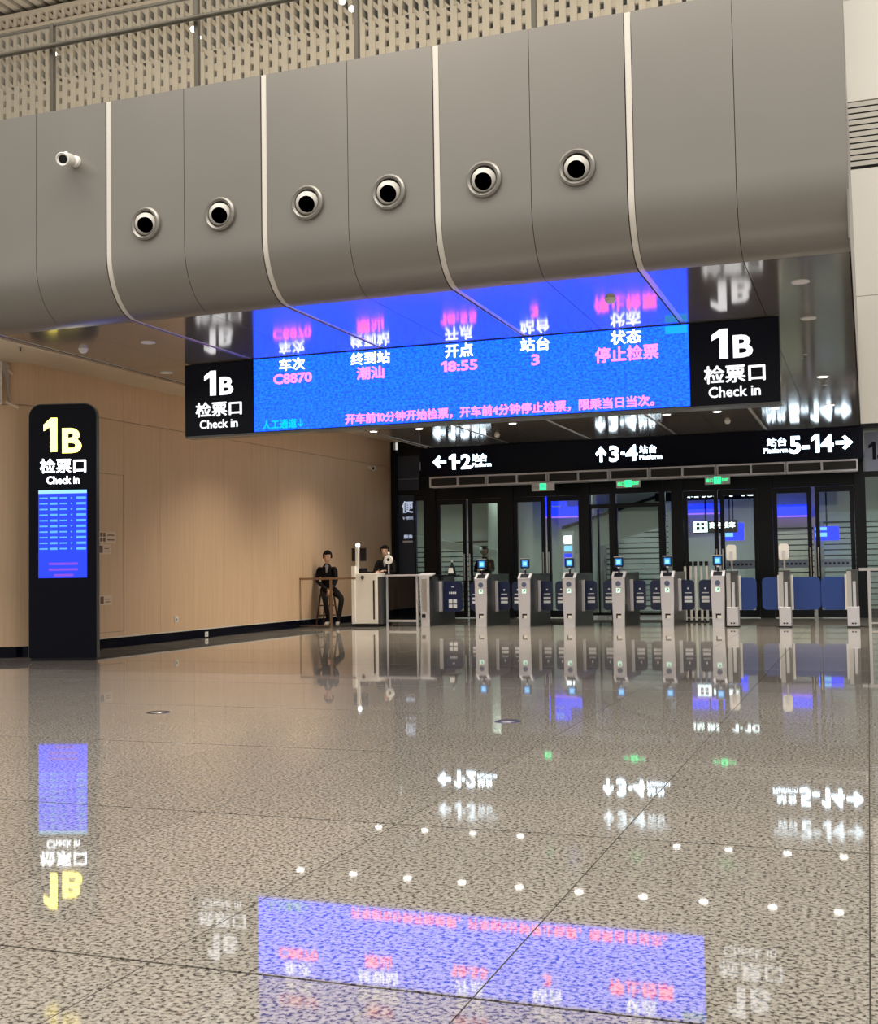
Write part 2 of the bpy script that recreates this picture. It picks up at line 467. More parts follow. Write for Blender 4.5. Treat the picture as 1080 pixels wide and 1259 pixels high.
WT = Matrix.Translation((-10.97, 13.75, 0)) @ Matrix.Rotation(-0.0462, 4, 'Z') @ Matrix.Translation((10.75, -13.75, 0))
def on_wall(o):
    o.matrix_world = WT @ Matrix.Translation(o.location); return o
# ---- left wall: wood panels, round corner, black skirting
XW = -10.75
cx, cy, rr = XW-0.35, 13.75, 0.35
wl = struct(MB().box(XW-0.4, XW-0.05, 13.8, 25.74, 0, 4.09).box(-18, cx, 13.46, 13.8, 0, 4.09).build('wall_left', M['joint'])); on_wall(wl)
ys = [13.75, 14.8, 15.77]+[15.77+i*.95 for i in range(1, 10)]+[25.74]
for y0, y1 in zip(ys, ys[1:]):
    if (y0, y1) == (14.8, 15.77):
        MB().box(XW-0.05, XW, y0+.003, y1-.003, 2.66, 3.495).build('panel', M['wood'], wl)
        MB().box(XW-0.05, XW, y0+.003, y1-.003, 0.15, 0.24).build('panel', M['wood'], wl)
    else:
        MB().box(XW-0.05, XW, y0+.002, y1-.002, 0.15, 3.495).build('panel', M['wood'], wl)
for y0, y1 in zip(ys[::2], ys[2::2]+[25.74]):
    if y1 > y0: MB().box(XW-0.05, XW, y0+.002, y1-.002, 3.503, 4.09).build('panel', M['wood'], wl)
def corner(z0, z1, m, name, r=rr):
    pts = []
    for i in range(11):
        t = -PI/2+i/10*PI/2
        pts.append((cx+r*math.cos(t), cy+r*math.sin(t)))
    for i in range(10, -1, -1):
        t = -PI/2+i/10*PI/2
        pts.append((cx+(r-.05)*math.cos(t), cy+(r-.05)*math.sin(t)))
    return MB().prism(pts, 'z', z0, z1).build(name, m, wl, True)
corner(0.15, 3.495, M['wood'], 'panel'); corner(3.503, 4.09, M['wood'], 'panel')
for i in range(5):
    x1 = cx-i*1.2
    MB().box(x1-1.197, x1-0.003, 13.4, 13.45, 0.15, 3.495).build('panel', M['wood'], wl)
    MB().box(x1-1.197, x1-0.003, 13.4, 13.45, 3.503, 4.09).build('panel', M['wood'], wl)
MB().box(XW-0.05, XW+.004, 13.75, 25.74, 0.15, 0.168).box(-18, cx, 13.396, 13.45, 0.15, 0.168).build('pale_edge_strip', M['trim'], wl)
bb = struct(MB().box(XW-0.04, XW-0.012, 13.75, 25.74, 0, 0.15).box(-18, cx, 13.412, 13.45, 0, 0.15).build('baseboard_left', M['blackgloss'])); on_wall(bb)
pts = [(cx+(rr-.012)*math.cos(-PI/2+i/10*PI/2), cy+(rr-.012)*math.sin(-PI/2+i/10*PI/2)) for i in range(11)]+[(cx, cy)]
MB().prism(pts, 'z', 0, 0.15).build('corner_piece', M['blackgloss'], bb, True)
# flush service door in the wood wall
dr = struct(MB().box(XW-0.05, XW-0.006, 14.806, 15.764, 0.246, 2.654).build('door_1', M['wood'])); on_wall(dr)
MB().box(XW-0.006, XW+0.012, 14.88, 14.91, 1.05, 1.2).build('door_handle', M['steel'], dr)

# ---- right: upper wall seen past the bridge, above the glazing
wr = struct(MB().box(-0.16, 5.0, 24.95, 25.9, 3.86, 15).build('wall_back_upper', M['joint']))
for (z0, z1) in ((10.33, 12.4), (12.41, 15), (6.4, 8.95), (3.86, 6.39)):
    for x0 in (-0.16, 1.65, 3.4):
        MB().box(x0, x0+1.74, 24.9, 24.95, z0, z1).build('panel', M['upwall'], wr)
lo = MB()
for i in range(11):
    z = 9.0+i*0.12
    lo.prism([(24.86, z), (24.95, z+0.06), (24.95, z+0.115), (24.86, z+0.09)], 'x', -0.16, 5.0)
tag(lo.build('louvre', M['louvre'], wr), kind='stuff')

# ---- upper floor beyond the balustrade: slatted ceiling, screen wall
cu_ = struct(MB().box(-24, -0.4, 8, 27, 12.62, 12.7).build('ceiling_upper', M['slatback']))
sl = MB(); x = -24.0
while x < -0.6:
    sl.box(x, x+0.15, 8, 26.9, 12.32, 12.5); x += 0.27
tag(sl.build('slat', M['screenbar'], cu_), kind='stuff')
ws = struct(MB().box(-24, -0.4, 27, 27.1, 6, 12.62).build('wall_upper_screen', M['slatback']))
P_ = 0.19; ZT_ = 10.75
br = MB(); dg_ = MB(); pf = MB(); x = -19.0; i = 0
while x < -0.6:
    br.box(x, x+.075, 18.92, 19.08, ZT_, 12.12)                     # upright bars
    z = ZT_-.1
    while z < 12.05:                                                # raking cells between the bars
        dg_.prism([(x+.075, z+.12), (x+P_, z+.0), (x+P_, z+.105), (x+.075, z+.225)], 'y', 18.96, 19.06)
        z += .25
    pf.box(x, x+.12, 18.94, 19.04, 6.0, ZT_)                        # lower, closer plate with short slots
    z = 7.0+(.125 if i % 2 else 0)
    while z < ZT_-.05:
        pf.box(x+.12, x+P_, 18.96, 19.03, z, z+.125); z += .25
    x += P_; i += 1
br.box(-19, -.6, 18.9, 19.1, 12.12, 12.2); br.box(-19, -.6, 18.9, 19.1, 11.86, 11.91)
tag(br.build('screen_bar', M['screenbar'], ws), kind='stuff')
tag(dg_.build('screen_cell', M['screenbar'], ws), kind='stuff')
tag(pf.build('perforated_sheet', M['screenbar'], ws), kind='stuff')
MB().box(-19.2, -.6, 19.3, 19.35, 6.0, 12.15).build('backing', M['slatback'], ws)
# reflections of hall lights in the glass, modelled as small glowing fittings
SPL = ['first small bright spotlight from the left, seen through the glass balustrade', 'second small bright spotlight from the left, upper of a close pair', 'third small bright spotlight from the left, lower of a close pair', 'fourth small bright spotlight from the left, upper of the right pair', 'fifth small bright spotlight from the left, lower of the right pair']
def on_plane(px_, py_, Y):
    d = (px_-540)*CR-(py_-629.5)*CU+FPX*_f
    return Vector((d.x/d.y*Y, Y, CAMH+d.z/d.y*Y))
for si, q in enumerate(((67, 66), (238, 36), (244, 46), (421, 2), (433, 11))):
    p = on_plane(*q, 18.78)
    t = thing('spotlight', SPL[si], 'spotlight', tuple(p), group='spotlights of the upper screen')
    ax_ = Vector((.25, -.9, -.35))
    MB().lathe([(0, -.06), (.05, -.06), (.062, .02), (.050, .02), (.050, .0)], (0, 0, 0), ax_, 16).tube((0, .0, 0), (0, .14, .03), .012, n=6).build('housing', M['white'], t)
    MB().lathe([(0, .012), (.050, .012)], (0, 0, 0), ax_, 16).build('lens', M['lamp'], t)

# ---- glass balustrade on the bridge
ra = thing('glass_railing', 'glass balustrade with steel posts and handrail on top of the grey bridge', 'railing', (0, 10.6, 5.98))
px = [XJ[k]-0.02 for k in range(0, 6)]
for x in px:
    MB().box(x-0.022, x+0.022, -0.03, 0.03, 0, 1.16, bev=0.004).build('post', M['railpost'], ra)
for x0, x1 in zip(sorted(px), sorted(px)[1:]):
    MB().box(x0+0.03, x1-0.03, -0.006, 0.006, 0.02, 1.12).build('glass_pane', M['glass'], ra)
MB().box(-12.2, -0.1, -0.02, 0.02, 1.13, 1.155).build('top_rail', M['railpost'], ra)
MB().tube((-12.2, -0.075, 0.88), (-0.1, -0.075, 0.88), 0.027, n=14).build('handrail', M['railpost'], ra, True)

# ================================================================ GLAZED FRONT (doors)
def wx(p, Y, yy=650):      # world x of an image column on the plane y = Y
    d = (p-540)*CR-(yy-629.5)*CU+FPX*_f
    return d.x/d.y*Y
YD = 25.76
cw = struct(MB().box(-11.6, wx(485, YD), YD, YD+.15, 0, 4.09).box(wx(485, YD), wx(490.5, YD), YD-.1, YD+.15, 0, ZS)
    .box(wx(490.5, YD), -9.0, YD, YD+.15, 3.6, 4.09)
    .box(wx(523, YD), wx(537, YD), YD-.05, YD+.15, 0, 3.0)
    .box(wx(617, YD), wx(632, YD), YD-.06, YD+.15, 0, 3.0)
    .box(wx(717, YD), wx(726, YD), YD-.06, YD+.15, 0, 3.0)
    .box(wx(751, YD), wx(758, YD), YD-.04, YD+.15, 0, 3.0)
    .box(wx(812, YD), wx(817, YD), YD-.04, YD+.15, 0, 3.0)
    .box(wx(828, YD), wx(841, YD), YD-.06, YD+.15, 0, 3.0)
    .box(wx(933, YD), wx(951, YD), YD-.06, YD+.15, 0, 3.0)
    .box(wx(1052, YD), wx(1064, YD), YD-.1, YD+.15, 0, ZS)
    .box(wx(490, YD), wx(1052, YD), YD, YD+.15, 2.70, 3.4)
    .box(wx(490, YD), wx(523, YD), YD-.03, YD+.12, 2.84, 2.95)
    .box(wx(717, YD), wx(758, YD), YD-.02, YD+.1, 2.39, 2.48)
    .box(wx(758, YD), wx(812, YD), YD-.02, YD+.1, 2.39, 2.48)
    .box(wx(1064, YD), 4.0, YD-.04, YD+.12, 2.86, 2.97)
    .box(wx(1064, YD), 4.0, YD-.04, YD+.12, 0, 0.12)
    .box(2.0, 2.1, YD-.04, YD+.12, 0, ZS).build('trim_1', M['black']))
# side lights and fixed panes
wn = 1
for a, b, z0, z1 in ((510, 523, 0.05, 2.84), (726, 751, 0.05, 2.39), (726, 751, 2.48, 2.70), (758, 812, 0.05, 2.39), (758, 812, 2.48, 2.70), (817, 828, 0.05, 2.70), (1064, 1175, 0.12, 2.86)):
    x0, x1 = wx(a, YD), wx(b, YD)
    w = struct(MB().box(x0, x1, YD+.03, YD+.045, z0, z1).build('window_%d' % wn, M['doorglass'])); wn += 1
    if z1-z0 > 1: 
        MB().box(x0, x0+.03, YD-.01, YD+.09, z0, z1).box(x1-.03, x1, YD-.01, YD+.09, z0, z1).box(x0+.03, x1-.03, YD-.01, YD+.09, z0, z0+.06).build('window_frame', M['black'], w)
MBv = MB().box(wx(735, YD), wx(737, YD), YD-.01, YD+.06, 0.05, 2.36)
MBv.build('mullion', M['black'], cw)
# door leaves
dn = 2
for a, b in ((537, 574), (576, 617), (632, 671), (673, 717), (841, 884), (886, 933), (951, 999), (1003, 1052)):
    x0, x1 = wx(a, YD), wx(b, YD)
    d = struct(MB().box(x0+.006, x0+.09, YD-.02, YD+.05, 0.02, 2.695).box(x1-.09, x1-.006, YD-.02, YD+.05, 0.02, 2.695)
        .box(x0+.09, x1-.09, YD-.02, YD+.05, 2.58, 2.695).box(x0+.09, x1-.09, YD-.02, YD+.05, 0.02, 0.16)
        .build('door_%d' % dn, M['black'])); dn += 1
    MB().box(x0+.09, x1-.09, YD+.01, YD+.022, 0.16, 2.61).build('glass_pane', M['doorglass'], d)
    left = a in (576, 673, 886, 1003)
    hx = x0+.045 if left else x1-.045
    MB().tube((hx, YD-.07, 0.85), (hx, YD-.07, 1.45), 0.014, n=8).tube((hx, YD-.07, .95), (hx, YD-.02, .95), .01, n=6).tube((hx, YD-.07, 1.35), (hx, YD-.02, 1.35), .01, n=6).build('door_handle', M['steel'], d)
    if a >= 886:
        s = MB().box(x0+.1, x1-.1, YD+.0, YD+.008, 1.03, 1.20)
        s.build('frosted_band', mat('frosted_band', (0.22, 0.27, 0.36), 0.5), d)
        dots = MB(); q = x0+.16
        while q < x1-.18: dots.box(q, q+.045, YD-.004, YD+.0, 1.09, 1.135); q += .085
        tag(dots.build('band_marks', M['navy'], d), kind='stuff')

# dark blue poster panels left of the doors
sg = thing('window_sign', 'dark blue sign panel with pale lettering left of the glass doors', 'sign', (0, 0, 0))
MB().box(wx(490.5, YD), wx(510, YD), YD-.02, YD+.03, 0.0, 2.84).build('board', M['signdark'], sg)
text('lettering', '便', wx(495, YD), wx(509, YD), 2.42, 2.70, YD-.022, M['signtext'], sg, 0.02)
text('lettering', '1 / 便民', wx(496, YD), wx(509, YD), 2.27, 2.34, YD-.022, M['signtext'], sg, 0.0)
text('lettering', '服务', wx(497, YD), wx(508, YD), 1.83, 1.92, YD-.022, M['signtext'], sg, 0.02)
MB().box(wx(495.5, YD), wx(508, YD), YD-.025, YD-.02, 1.74, 1.78).build('underline', M['paper'], sg)
sg2 = thing('upper_sign', 'dark blue blank panel high beside the left end of the black header', 'sign', (0, 0, 0))
MB().box(wx(491, YD), wx(517.5, YD), YD-.06, YD+.02, 2.95, 3.74).build('board', M['signdark'], sg2)
MB().box(wx(493, YD), wx(516, YD), YD-.066, YD-.06, 3.20, 3.215).build('seam', M['paleglass'], sg2)
sg3 = thing('corner_sign', 'pale blue sign panel with dark figures right of the black post', 'sign', (0, 0, 0))
MB().box(0.0, 2.0, YD-.06, YD+.02, 2.97, 3.76).build('board', M['paleglass'], sg3)
text('lettering', '15', 0.07, 0.42, 3.2, 3.56, YD-.062, M['beam'], sg3, 0.02)

# ---- black header with platform directions
hd = thing('direction_header', 'long black overhead header with lit platform numbers above the doors', 'sign', (0, 0, 0))
YB = 24.87
MB().box(-9.36, -0.03, YB, YB+.7, 3.17, ZS-.005, bev=0.01).build('housing', M['beam'], hd)
LB = M['letterbeam']
def arrow(x0, x1, z0, z1, d, parent):
    cx_, cz_ = (x0+x1)/2, (z0+z1)/2; w, h = x1-x0, z1-z0
    pts = [(-.5, 0), (-.05, .5), (.12, .38), (-.1, .12), (.5, .12), (.5, -.12), (-.1, -.12), (.12, -.38), (-.05, -.5)]
    if d == 'l': q = [(cx_+a*w, cz_+b*h) for a, b in pts]
    elif d == 'r': q = [(cx_-a*w, cz_+b*h) for a, b in reversed(pts)]
    else: q = [(cx_+b*w, cz_-a*h) for a, b in pts]
    return MB().prism(q, 'y', YB-.012, YB-.001).build('arrow', LB, parent)
arrow(-9.06, -8.75, 3.35, 3.63, 'l', hd)
text('lettering', '1·2', -8.68, -8.17, 3.31, 3.65, YB-.003, LB, hd, 0.03)
text('lettering', '站台', -8.14, -7.80, 3.46, 3.63, YB-.003, LB, hd, 0.012)
text('lettering', 'Platform', -8.14, -7.70, 3.345, 3.435, YB-.003, LB, hd, 0.015)
arrow(-5.38, -5.15, 3.33, 3.66, 'u', hd)
text('lettering', '3·4', -5.09, -4.49, 3.32, 3.66, YB-.003, LB, hd, 0.03)
text('lettering', '站台', -4.45, -4.09, 3.47, 3.64, YB-.003, LB, hd, 0.012)
text('lettering', 'Platform', -4.45, -3.98, 3.345, 3.435, YB-.003, LB, hd, 0.015)
text('lettering', '站台', -1.86, -1.48, 3.49, 3.66, YB-.003, LB, hd, 0.012)
text('lettering', 'Platform', -1.93, -1.46, 3.355, 3.455, YB-.003, LB, hd, 0.015)
text('lettering', '5-14', -1.42, -0.58, 3.32, 3.69, YB-.003, LB, hd, 0.03)
arrow(-0.54, -0.22, 3.36, 3.64, 'r', hd)

# ---- air curtain units under the header
uns = [(527.5, 598, 2), (598, 673, 2), (673, 749, 2), (749, 798, 1), (798, 881, 2), (881, 967, 2), (967, 1056, 2)]
names = ['leftmost', 'second from the left', 'third from the left', 'short single-cell', 'third from the right', 'second from the right', 'rightmost']
YA = 24.62
for (a, b, nc), nm in zip(uns, names):
    x0, x1 = wx(a, YA, 580)+.008, wx(b, YA, 580)-.008
    t = thing('air_curtain', 'silver framed air curtain grille under the black header, %s unit' % nm, 'air curtain', (x0, YA, 2.91), group='air curtain grilles above the doors')
    W = x1-x0
    f = MB().box(0, W, 0, .32, .20, .235).box(0, W, 0, .32, 0, .035).box(0, .03, 0, .32, .035, .20).box(W-.03, W, 0, .32, .035, .20)
    if nc == 2: f.box(W/2-.02, W/2+.02, 0, .32, .035, .20)
    f.build('frame', M['silver'], t)
    gr = MB().box(.03, W-.03, .08, .3, .035, .20)
    for i in range(5): gr.box(.03, W-.03, .03, .05, .05+i*.03, .062+i*.03)
    gr.build('grille', M['grille'], t)

# ---- exit signs
for x0, nm in ((-6.70, 'left'), (-4.88, 'middle'), (-3.07, 'right')):
    t = thing('exit_sign', 'green running figure exit sign, %s one of three under the grilles' % nm, 'exit sign', (x0, 24.5, 2.74))
    W = .50
    MB().box(0, W, 0, .04, 0, .17, bev=.004).build('case', M['steel'], t)
    MB().box(W*.36, W*.64, -.004, 0, .015, .155).build('green_panel', M['green'], t)
    text('lettering', 'EXIT', W*.68, W*.95, .055, .115, -.001, M['green'] if nm != 'left' else M['paper'], t, .02)
    text('lettering', '出口', W*.05, W*.32, .045, .125, -.001, M['green'] if nm != 'left' else M['paper'], t, .01)
    MB().tube((.08, .03, .17), (.08, .119, .18), .006, n=6).build('hanger', M['black'], t)
    MB().tube((W-.08, .03, .17), (W-.08, .119, .18), .006, n=6).build('hanger', M['black'], t)
    fg = MB().ball((W*.52, -.007, .13), .011, .003, .011, 8).tube((W*.51, -.006, .12), (W*.48, -.006, .08), .008, n=6).tube((W*.48, -.006, .08), (W*.53, -.006, .06), .006, n=6).tube((W*.53, -.006, .06), (W*.52, -.006, .03), .005, n=6).tube((W*.48, -.006, .08), (W*.43, -.006, .05), .006, n=6).tube((W*.51, -.006, .11), (W*.56, -.006, .09), .005, n=6)
    fg.build('running_figure', M['paper'], t)

# ================================================================ HANGING DISPLAY
YS = 13.3
dp = thing('overhead_display', 'long hanging display with blue LED screen between two black 1B sign boxes', 'display board', (0, 0, 0))
ZT = ZS-.012
for x0, x1, nm in ((-8.24, -7.245, 'l'), (-1.80, -0.835, 'r')):
    b = MB().box(x0, x1, YS, YS+.22, 2.885, ZT, bev=.006).build('sign_box', M['beam'], dp)
    b['label'] = 'black 1B check-in sign box at the %s end' % ('left' if nm == 'l' else 'right')
    if nm == 'l':
        s = ((-7.95, -7.78, 3.39, 3.71), (-7.73, -7.53, 3.39, 3.62), (-8.08, -7.41, 3.12, 3.31), (-8.02, -7.47, 2.97, 3.08))
    else:
        s = ((-1.555, -1.38, 3.39, 3.72), (-1.325, -1.115, 3.39, 3.64), (-1.645, -0.99, 3.12, 3.32), (-1.60, -1.045, 2.965, 3.085))
    for q, w, bo in zip(s, ('1', 'B', '检票口', 'Check in'), (.03, .03, .022, .016)):
        text('lettering', w, *q, YS-.001, M['letterdim'], b, bo)
MB().box(-8.24, -0.835, YS+.01, YS+.24, 2.86, 2.885).build('lower_frame', M['steeldark'], dp)
MB().box(-7.242, -1.803, YS+.02, YS+.2, 2.89, ZT).build('screen_housing', M['beam'], dp)
sc = MB().box(-7.24, -1.805, YS+.005, YS+.02, 2.895, ZT).build('screen', M['led'], dp)
sc['label'] = 'blue LED screen with train information'
YT = YS+.004
for w, q in (('车次', (-6.88, -6.52, 3.635, 3.79)), ('终到站', (-5.90, -5.38, 3.635, 3.79)), ('开点', (-4.67, -4.32, 3.635, 3.80)), ('站台', (-3.74, -3.39, 3.64, 3.80)), ('状态', (-2.68, -2.33, 3.64, 3.80))):
    text('lettering', w, *q, YT, M['ledwhite'], sc, .022)
for w, q in (('C8870', (-6.96, -6.43, 3.475, 3.60)), ('潮汕', (-5.82, -5.46, 3.455, 3.61)), ('18:55', (-4.72, -4.27, 3.475, 3.60)), ('3', (-3.61, -3.515, 3.475, 3.60)), ('停止检票', (-2.86, -2.14, 3.445, 3.62))):
    text('lettering', w, *q, YT, M['ledpink'], sc, .022)
text('lettering', '开车前10分钟开始检票，开车前4分钟停止检票，限乘当日当次。', -5.98, -2.20, 2.915, 3.045, YT, M['ledpink'], sc, .022)
text('lettering', '人工通道↓', -7.12, -6.55, 2.915, 3.03, YT, M['ledcyan'], sc, .015)
MB().box(-2.06, -1.815, YS+.001, YS+.004, 3.715, ZT-.01).build('status_patch', M['ledpatch'], sc)

# ================================================================ KIOSK
pL, pR = Vector((-10.44, 13.0, 0)), Vector((-9.58, 13.26, 0))
kz = math.atan2(pR.y-pL.y, pR.x-pL.x); kw = (pR-pL).length
k = thing('information_kiosk', 'tall black 1B check-in kiosk standing in front of the wood wall', 'kiosk', tuple(pL), kz)
MB().prism(rrect(0, kw, 0.04, 3.39, .16, 8, (0, 0, 1, 1)), 'y', 0, .13).build('body', M['blackgloss'], k)
MB().box(.02, kw-.02, .02, .11, 0, .05).build('plinth', M['black'], k)
ed = rrect(-.012, kw+.012, 0.04, 3.402, .17, 8, (0, 0, 1, 1))
MB().prism(ed, 'y', .02, .11).build('side_casing', M['steeldark'], k)
def ky(z): return z
text('lettering', '1', .20, .38, 2.76, 3.21, -.001, M['letteryellow'], k, .03)
text('lettering', 'B', .45, .71, 2.74, 3.07, -.001, M['letteryellow'], k, .03)
text('lettering', '检票口', .15, .77, 2.475, 2.67, -.001, M['letter'], k, .018)
text('lettering', 'Check in', .24, .68, 2.33, 2.435, -.001, M['letter'], k, .015)
s = MB().box(.13, .78, -.006, .0, 1.09, 2.25).build('screen', M['kscreen'], k)
s['label'] = 'blue timetable screen'
MB().box(.13, .78, -.008, -.006, 2.205, 2.25).build('header_row', M['khead'], s)
rowm = MB()
for i in range(10):
    z = 2.145-i*.0745
    for (a, b, t) in ((.015, .125, .018), (.155, .255, .028), (.285, .385, .018), (.435, .455, .018), (.51, .64, .03)):
        rowm.box(.13+a, .13+b, -.008, -.006, z-t/2, z+t/2)
tag(rowm.build('timetable_rows', M['krow'], s), kind='stuff')
MB().box(.27, .66, -.008, -.006, 1.26, 1.29).box(.27, .66, -.008, -.006, 1.185, 1.215).box(.34, .60, -.008, -.006, 1.11, 1.14).build('notice_lines', M['kred'], s)

# ================================================================ AIR NOZZLES, CAMERA ON THE FACADE
nozx = [-6.82, -5.96, -5.0, -4.15, -3.21, -2.34]
nm = ['leftmost', 'second from the left', 'third from the left', 'third from the right', 'second from the right', 'rightmost']
for x, w in zip(nozx, nm):
    lab = 'round white air nozzle on the grey panels, %s of six' % w
    k_ = (x+2.34)/(-6.82+2.34)
    aim = (Vector((.10, -.93, -.44))*(1-k_)+Vector((.36, -.86, -.36))*k_).normalized()
    t = thing('air_nozzle', lab, 'air nozzle', (x, 10.3, 4.69), group='air nozzles on the grey bridge')
    MB().lathe([(.122, .0), (.128, -.03), (.15, -.042), (.168, -.03), (.172, 0.0)], (0, 0, 0), (0, 1, 0), 40).build('flange', M['facade'], t, True)
    pr = [(0.118*math.cos(a), 0.118*math.sin(a)) for a in [.2+i*.08 for i in range(12)]]
    pr = [(r, h) for r, h in pr if r > .080]
    MB().lathe(pr+[(.080, .088), (.080, .03)], (0, 0, 0), aim, 40).build('ball', M['ball'], t, True)
    MB().lathe([(0, .07), (.080, .07)], (0, 0, 0), aim, 32).build('throat', M['void'], t)
    MB().lathe([(0, .006), (.123, .006)], (0, 0, 0), (0, -1, 0), 32).build('recess', M['joint'], t)
def bullet(loc, rz, label, d=Vector((-.35, -1, -.35)), scale=1.0, mount=Vector((0, 1, 0)), dark=False):
    t = thing('security_camera', label, 'camera', loc, rz)
    d = d.normalized(); s = scale
    MB().lathe([(0, 0), (.05*s, 0), (.045*s, .025*s), (.02*s, .03*s), (0, .03*s)], (0, 0, 0), -mount, 20).build('base', M['white'], t, True)
    e = -mount*.13*s+Vector((0, 0, .02*s))
    MB().tube((0, 0, 0), e, .017*s, n=10).ball(e, .024*s, n=10).build('arm', M['white'], t, True)
    c = e+Vector((0, 0, -.045*s))
    MB().lathe([(0, -.1*s), (.045*s, -.1*s), (.056*s, -.08*s), (.056*s, .085*s), (.05*s, .09*s), (.048*s, .075*s), (.036*s, .072*s)], c, d, 24).build('housing', M['white'], t, True)
    MB().lathe([(0, .074*s), (.037*s, .072*s)], c, d, 20).build('lens', M['black'], t)
    return t
bullet((-7.68, 10.3, 5.45), 0, 'white bullet security camera on the grey panel at upper left', Vector((.30, -1, -.30)), 1.25)
bullet((-10.50, 24.5, 3.42), -.0462, 'small white security camera high on the wood wall near the doors', Vector((1, -.5, -.3)), .9, Vector((-1, 0, 0)))

# ================================================================ CEILING LIGHTS AND FITTINGS
ORD = ['leftmost', 'second from the left', 'third from the left', 'fourth from the left', 'fifth from the left', 'fifth from the right', 'fourth from the right', 'third from the right', 'second from the right', 'rightmost']
def downlight(x, y, lit, label, group):
    t = thing('downlight', label, 'ceiling light', (x, y, ZS), group=group)
    MB().lathe([(.068, .0), (.085, -.0005), (.083, -.008), (.07, -.010), (.066, .0), (.066, .02)], (0, 0, 0), (0, 0, 1), 28).build('trim_ring', M['white'], t, True)
    MB().lathe([(0, -.004), (.067, -.004)], (0, 0, 0), (0, 0, 1), 24).build('lens', M['lamp'] if lit else M['white'], t)
    if lit:
        l = bpy.data.lights.new('downlight_lamp', 'SPOT'); l.energy = SPOT; l.spot_size = math.radians(125); l.spot_blend = 0.7
        l.shadow_soft_size = .06; l.color = (1.0, .90, .76)
        o = bpy.data.objects.new('lamp', l); C.objects.link(o); o.parent = t; o.location = (0, 0, -.02)
    return t
SPOT = 130
xs_l = [-0.54, -1.45, -2.43, -3.32, -4.30, -5.24, -6.18, -7.10, -8.05, -9.0]
for i, x in enumerate(reversed(xs_l)):
    downlight(x, 18.0, True, 'lit downlight just behind the hanging display, %s of its row' % ORD[i], 'downlights of the near row')
far = [x for x in reversed(xs_l) if abs(x+5.24) > .1 and abs(x+4.3) > .1]
for i, x in enumerate(far):
    if abs(x+5.24) < .1 or abs(x+4.3) < .1: continue
    downlight(x, 21.35, True, 'lit downlight in the soffit above the ticket gates, %s of its row' % (ORD[:4]+ORD[6:])[i], 'downlights of the far row')
downlight(-0.53, 11.78, False, 'unlit round downlight at right end of the soffit, nearer the front edge', None)
downlight(-0.54, 13.6, False, 'unlit round downlight beside the top of the right 1B sign', None)
downlight(-7.82, 11.83, False, 'unlit round downlight in the soffit above the kiosk, nearer the front edge', None)
downlight(-8.79, 13.73, False, 'unlit round downlight just left of the left 1B sign', None)
for x, y, z, lab in ((-8.74, 11.86, ZS, 'white dome smoke detector in the soffit above the kiosk'), (-2.36, 11.75, ZS, 'white dome smoke detector in the blue reflection above the screen'), (-7.02, 23.1, ZS, 'white dome smoke detector near the 1-2 platform sign'), (-2.42, 22.9, ZS, 'white dome smoke detector near the 5-14 platform sign')):
    t = thing('smoke_detector', lab, 'smoke detector', (x, y, z))
    MB().lathe([(0, -.005), (.06, -.005), (.06, 0)], (0, 0, 0), (0, 0, 1), 20).build('base', M['white'], t)
    MB().lathe([(.05, -.005), (.05, -.03), (.03, -.05), (0, -.055)], (0, 0, 0), (0, 0, 1), 20).build('dome', M['white'], t, True)
for x, y, z, lab in ((-10.28, 12.63, 4.09, 'small brass sprinkler in the cream ceiling above the wall speaker'), (-0.55, 18.9, ZS, 'small sprinkler in the soffit right of the hanging display'), (-0.7, 16.0, ZS, 'small sprinkler beside the right 1B sign')):
    t = thing('sprinkler', lab, 'sprinkler', (x, y, z))
    MB().lathe([(0, 0), (.035, 0), (.035, -.006), (0, -.006)], (0, 0, 0), (0, 0, 1), 16).build('plate', M['steel'], t)
    MB().tube((0, 0, -.006), (0, 0, -.05), .009, n=8).lathe([(0, -.05), (.02, -.05), (.02, -.053), (0, -.053)], (0, 0, 0), (0, 0, 1), 12).build('head', M['steeldark'], t)

# wall speaker at the far left
t = thing('wall_speaker', 'tall white column loudspeaker on a wall bracket at the left edge', 'speaker', (-11.22, 13.415, 3.46))
MB().prism(rrect(-.16, .13, .0, .62, .03, 4), 'y', -.34, -.16).build('cabinet', M['white'], t)
MB().prism([(-.05, .55), (-.16, .60), (-.16, .52), (-.06, .08), (-.05, 0)], 'x', .13, .16).build('side_plate', M['steel'], t)
MB().tube((.14, -.1, .5), (.16, 0, .45), .02, n=8).tube((.14, -.1, .05), (.30, -.02, -.03), .02, n=8).build('bracket', M['tan'], t)

# small plates on the flush door and outlets
for y, z0, z1, w, lab, two in ((15.36, 1.60, 1.77, .40, 'tan plate with four pictograms, top one on the flush door', True), (15.29, 1.43, 1.58, .30, 'tan fire hydrant plate under the pictogram plate', False), (15.31, .66, .81, .30, 'tan plate with symbol low on the flush door', False)):
    t = thing('wall_plate', lab, 'sign', (XW+.0, y, 0)); on_wall(t)
    MB().box(-.004, .008, -w/2, w/2, z0, z1).build('plate', M['tan'], t)
    s = MB()
    if two:
        for a in (-.17, -.10):
            for c in (.02, .095): s.box(.008, .010, a, a+.055, z0+c, z0+c+.06)
        for c in (.04, .11): s.box(.008, .010, .0, .17, z0+c, z0+c+.018)
    else:
        s.box(.008, .010, -.12, -.04, z0+.02, z1-.02)
        for c in (.04, .08): s.box(.008, .010, .0, .11, z0+c, z0+c+.012)
    s.build('print', M['brownprint'], t)
t = thing('wall_outlet', 'small white outlet plate low on the wood wall', 'outlet', (XW, 17.15, .31)); on_wall(t)
MB().box(-.002, .012, -.05, .05, 0, .10, bev=.003).build('plate', M['white'], t)
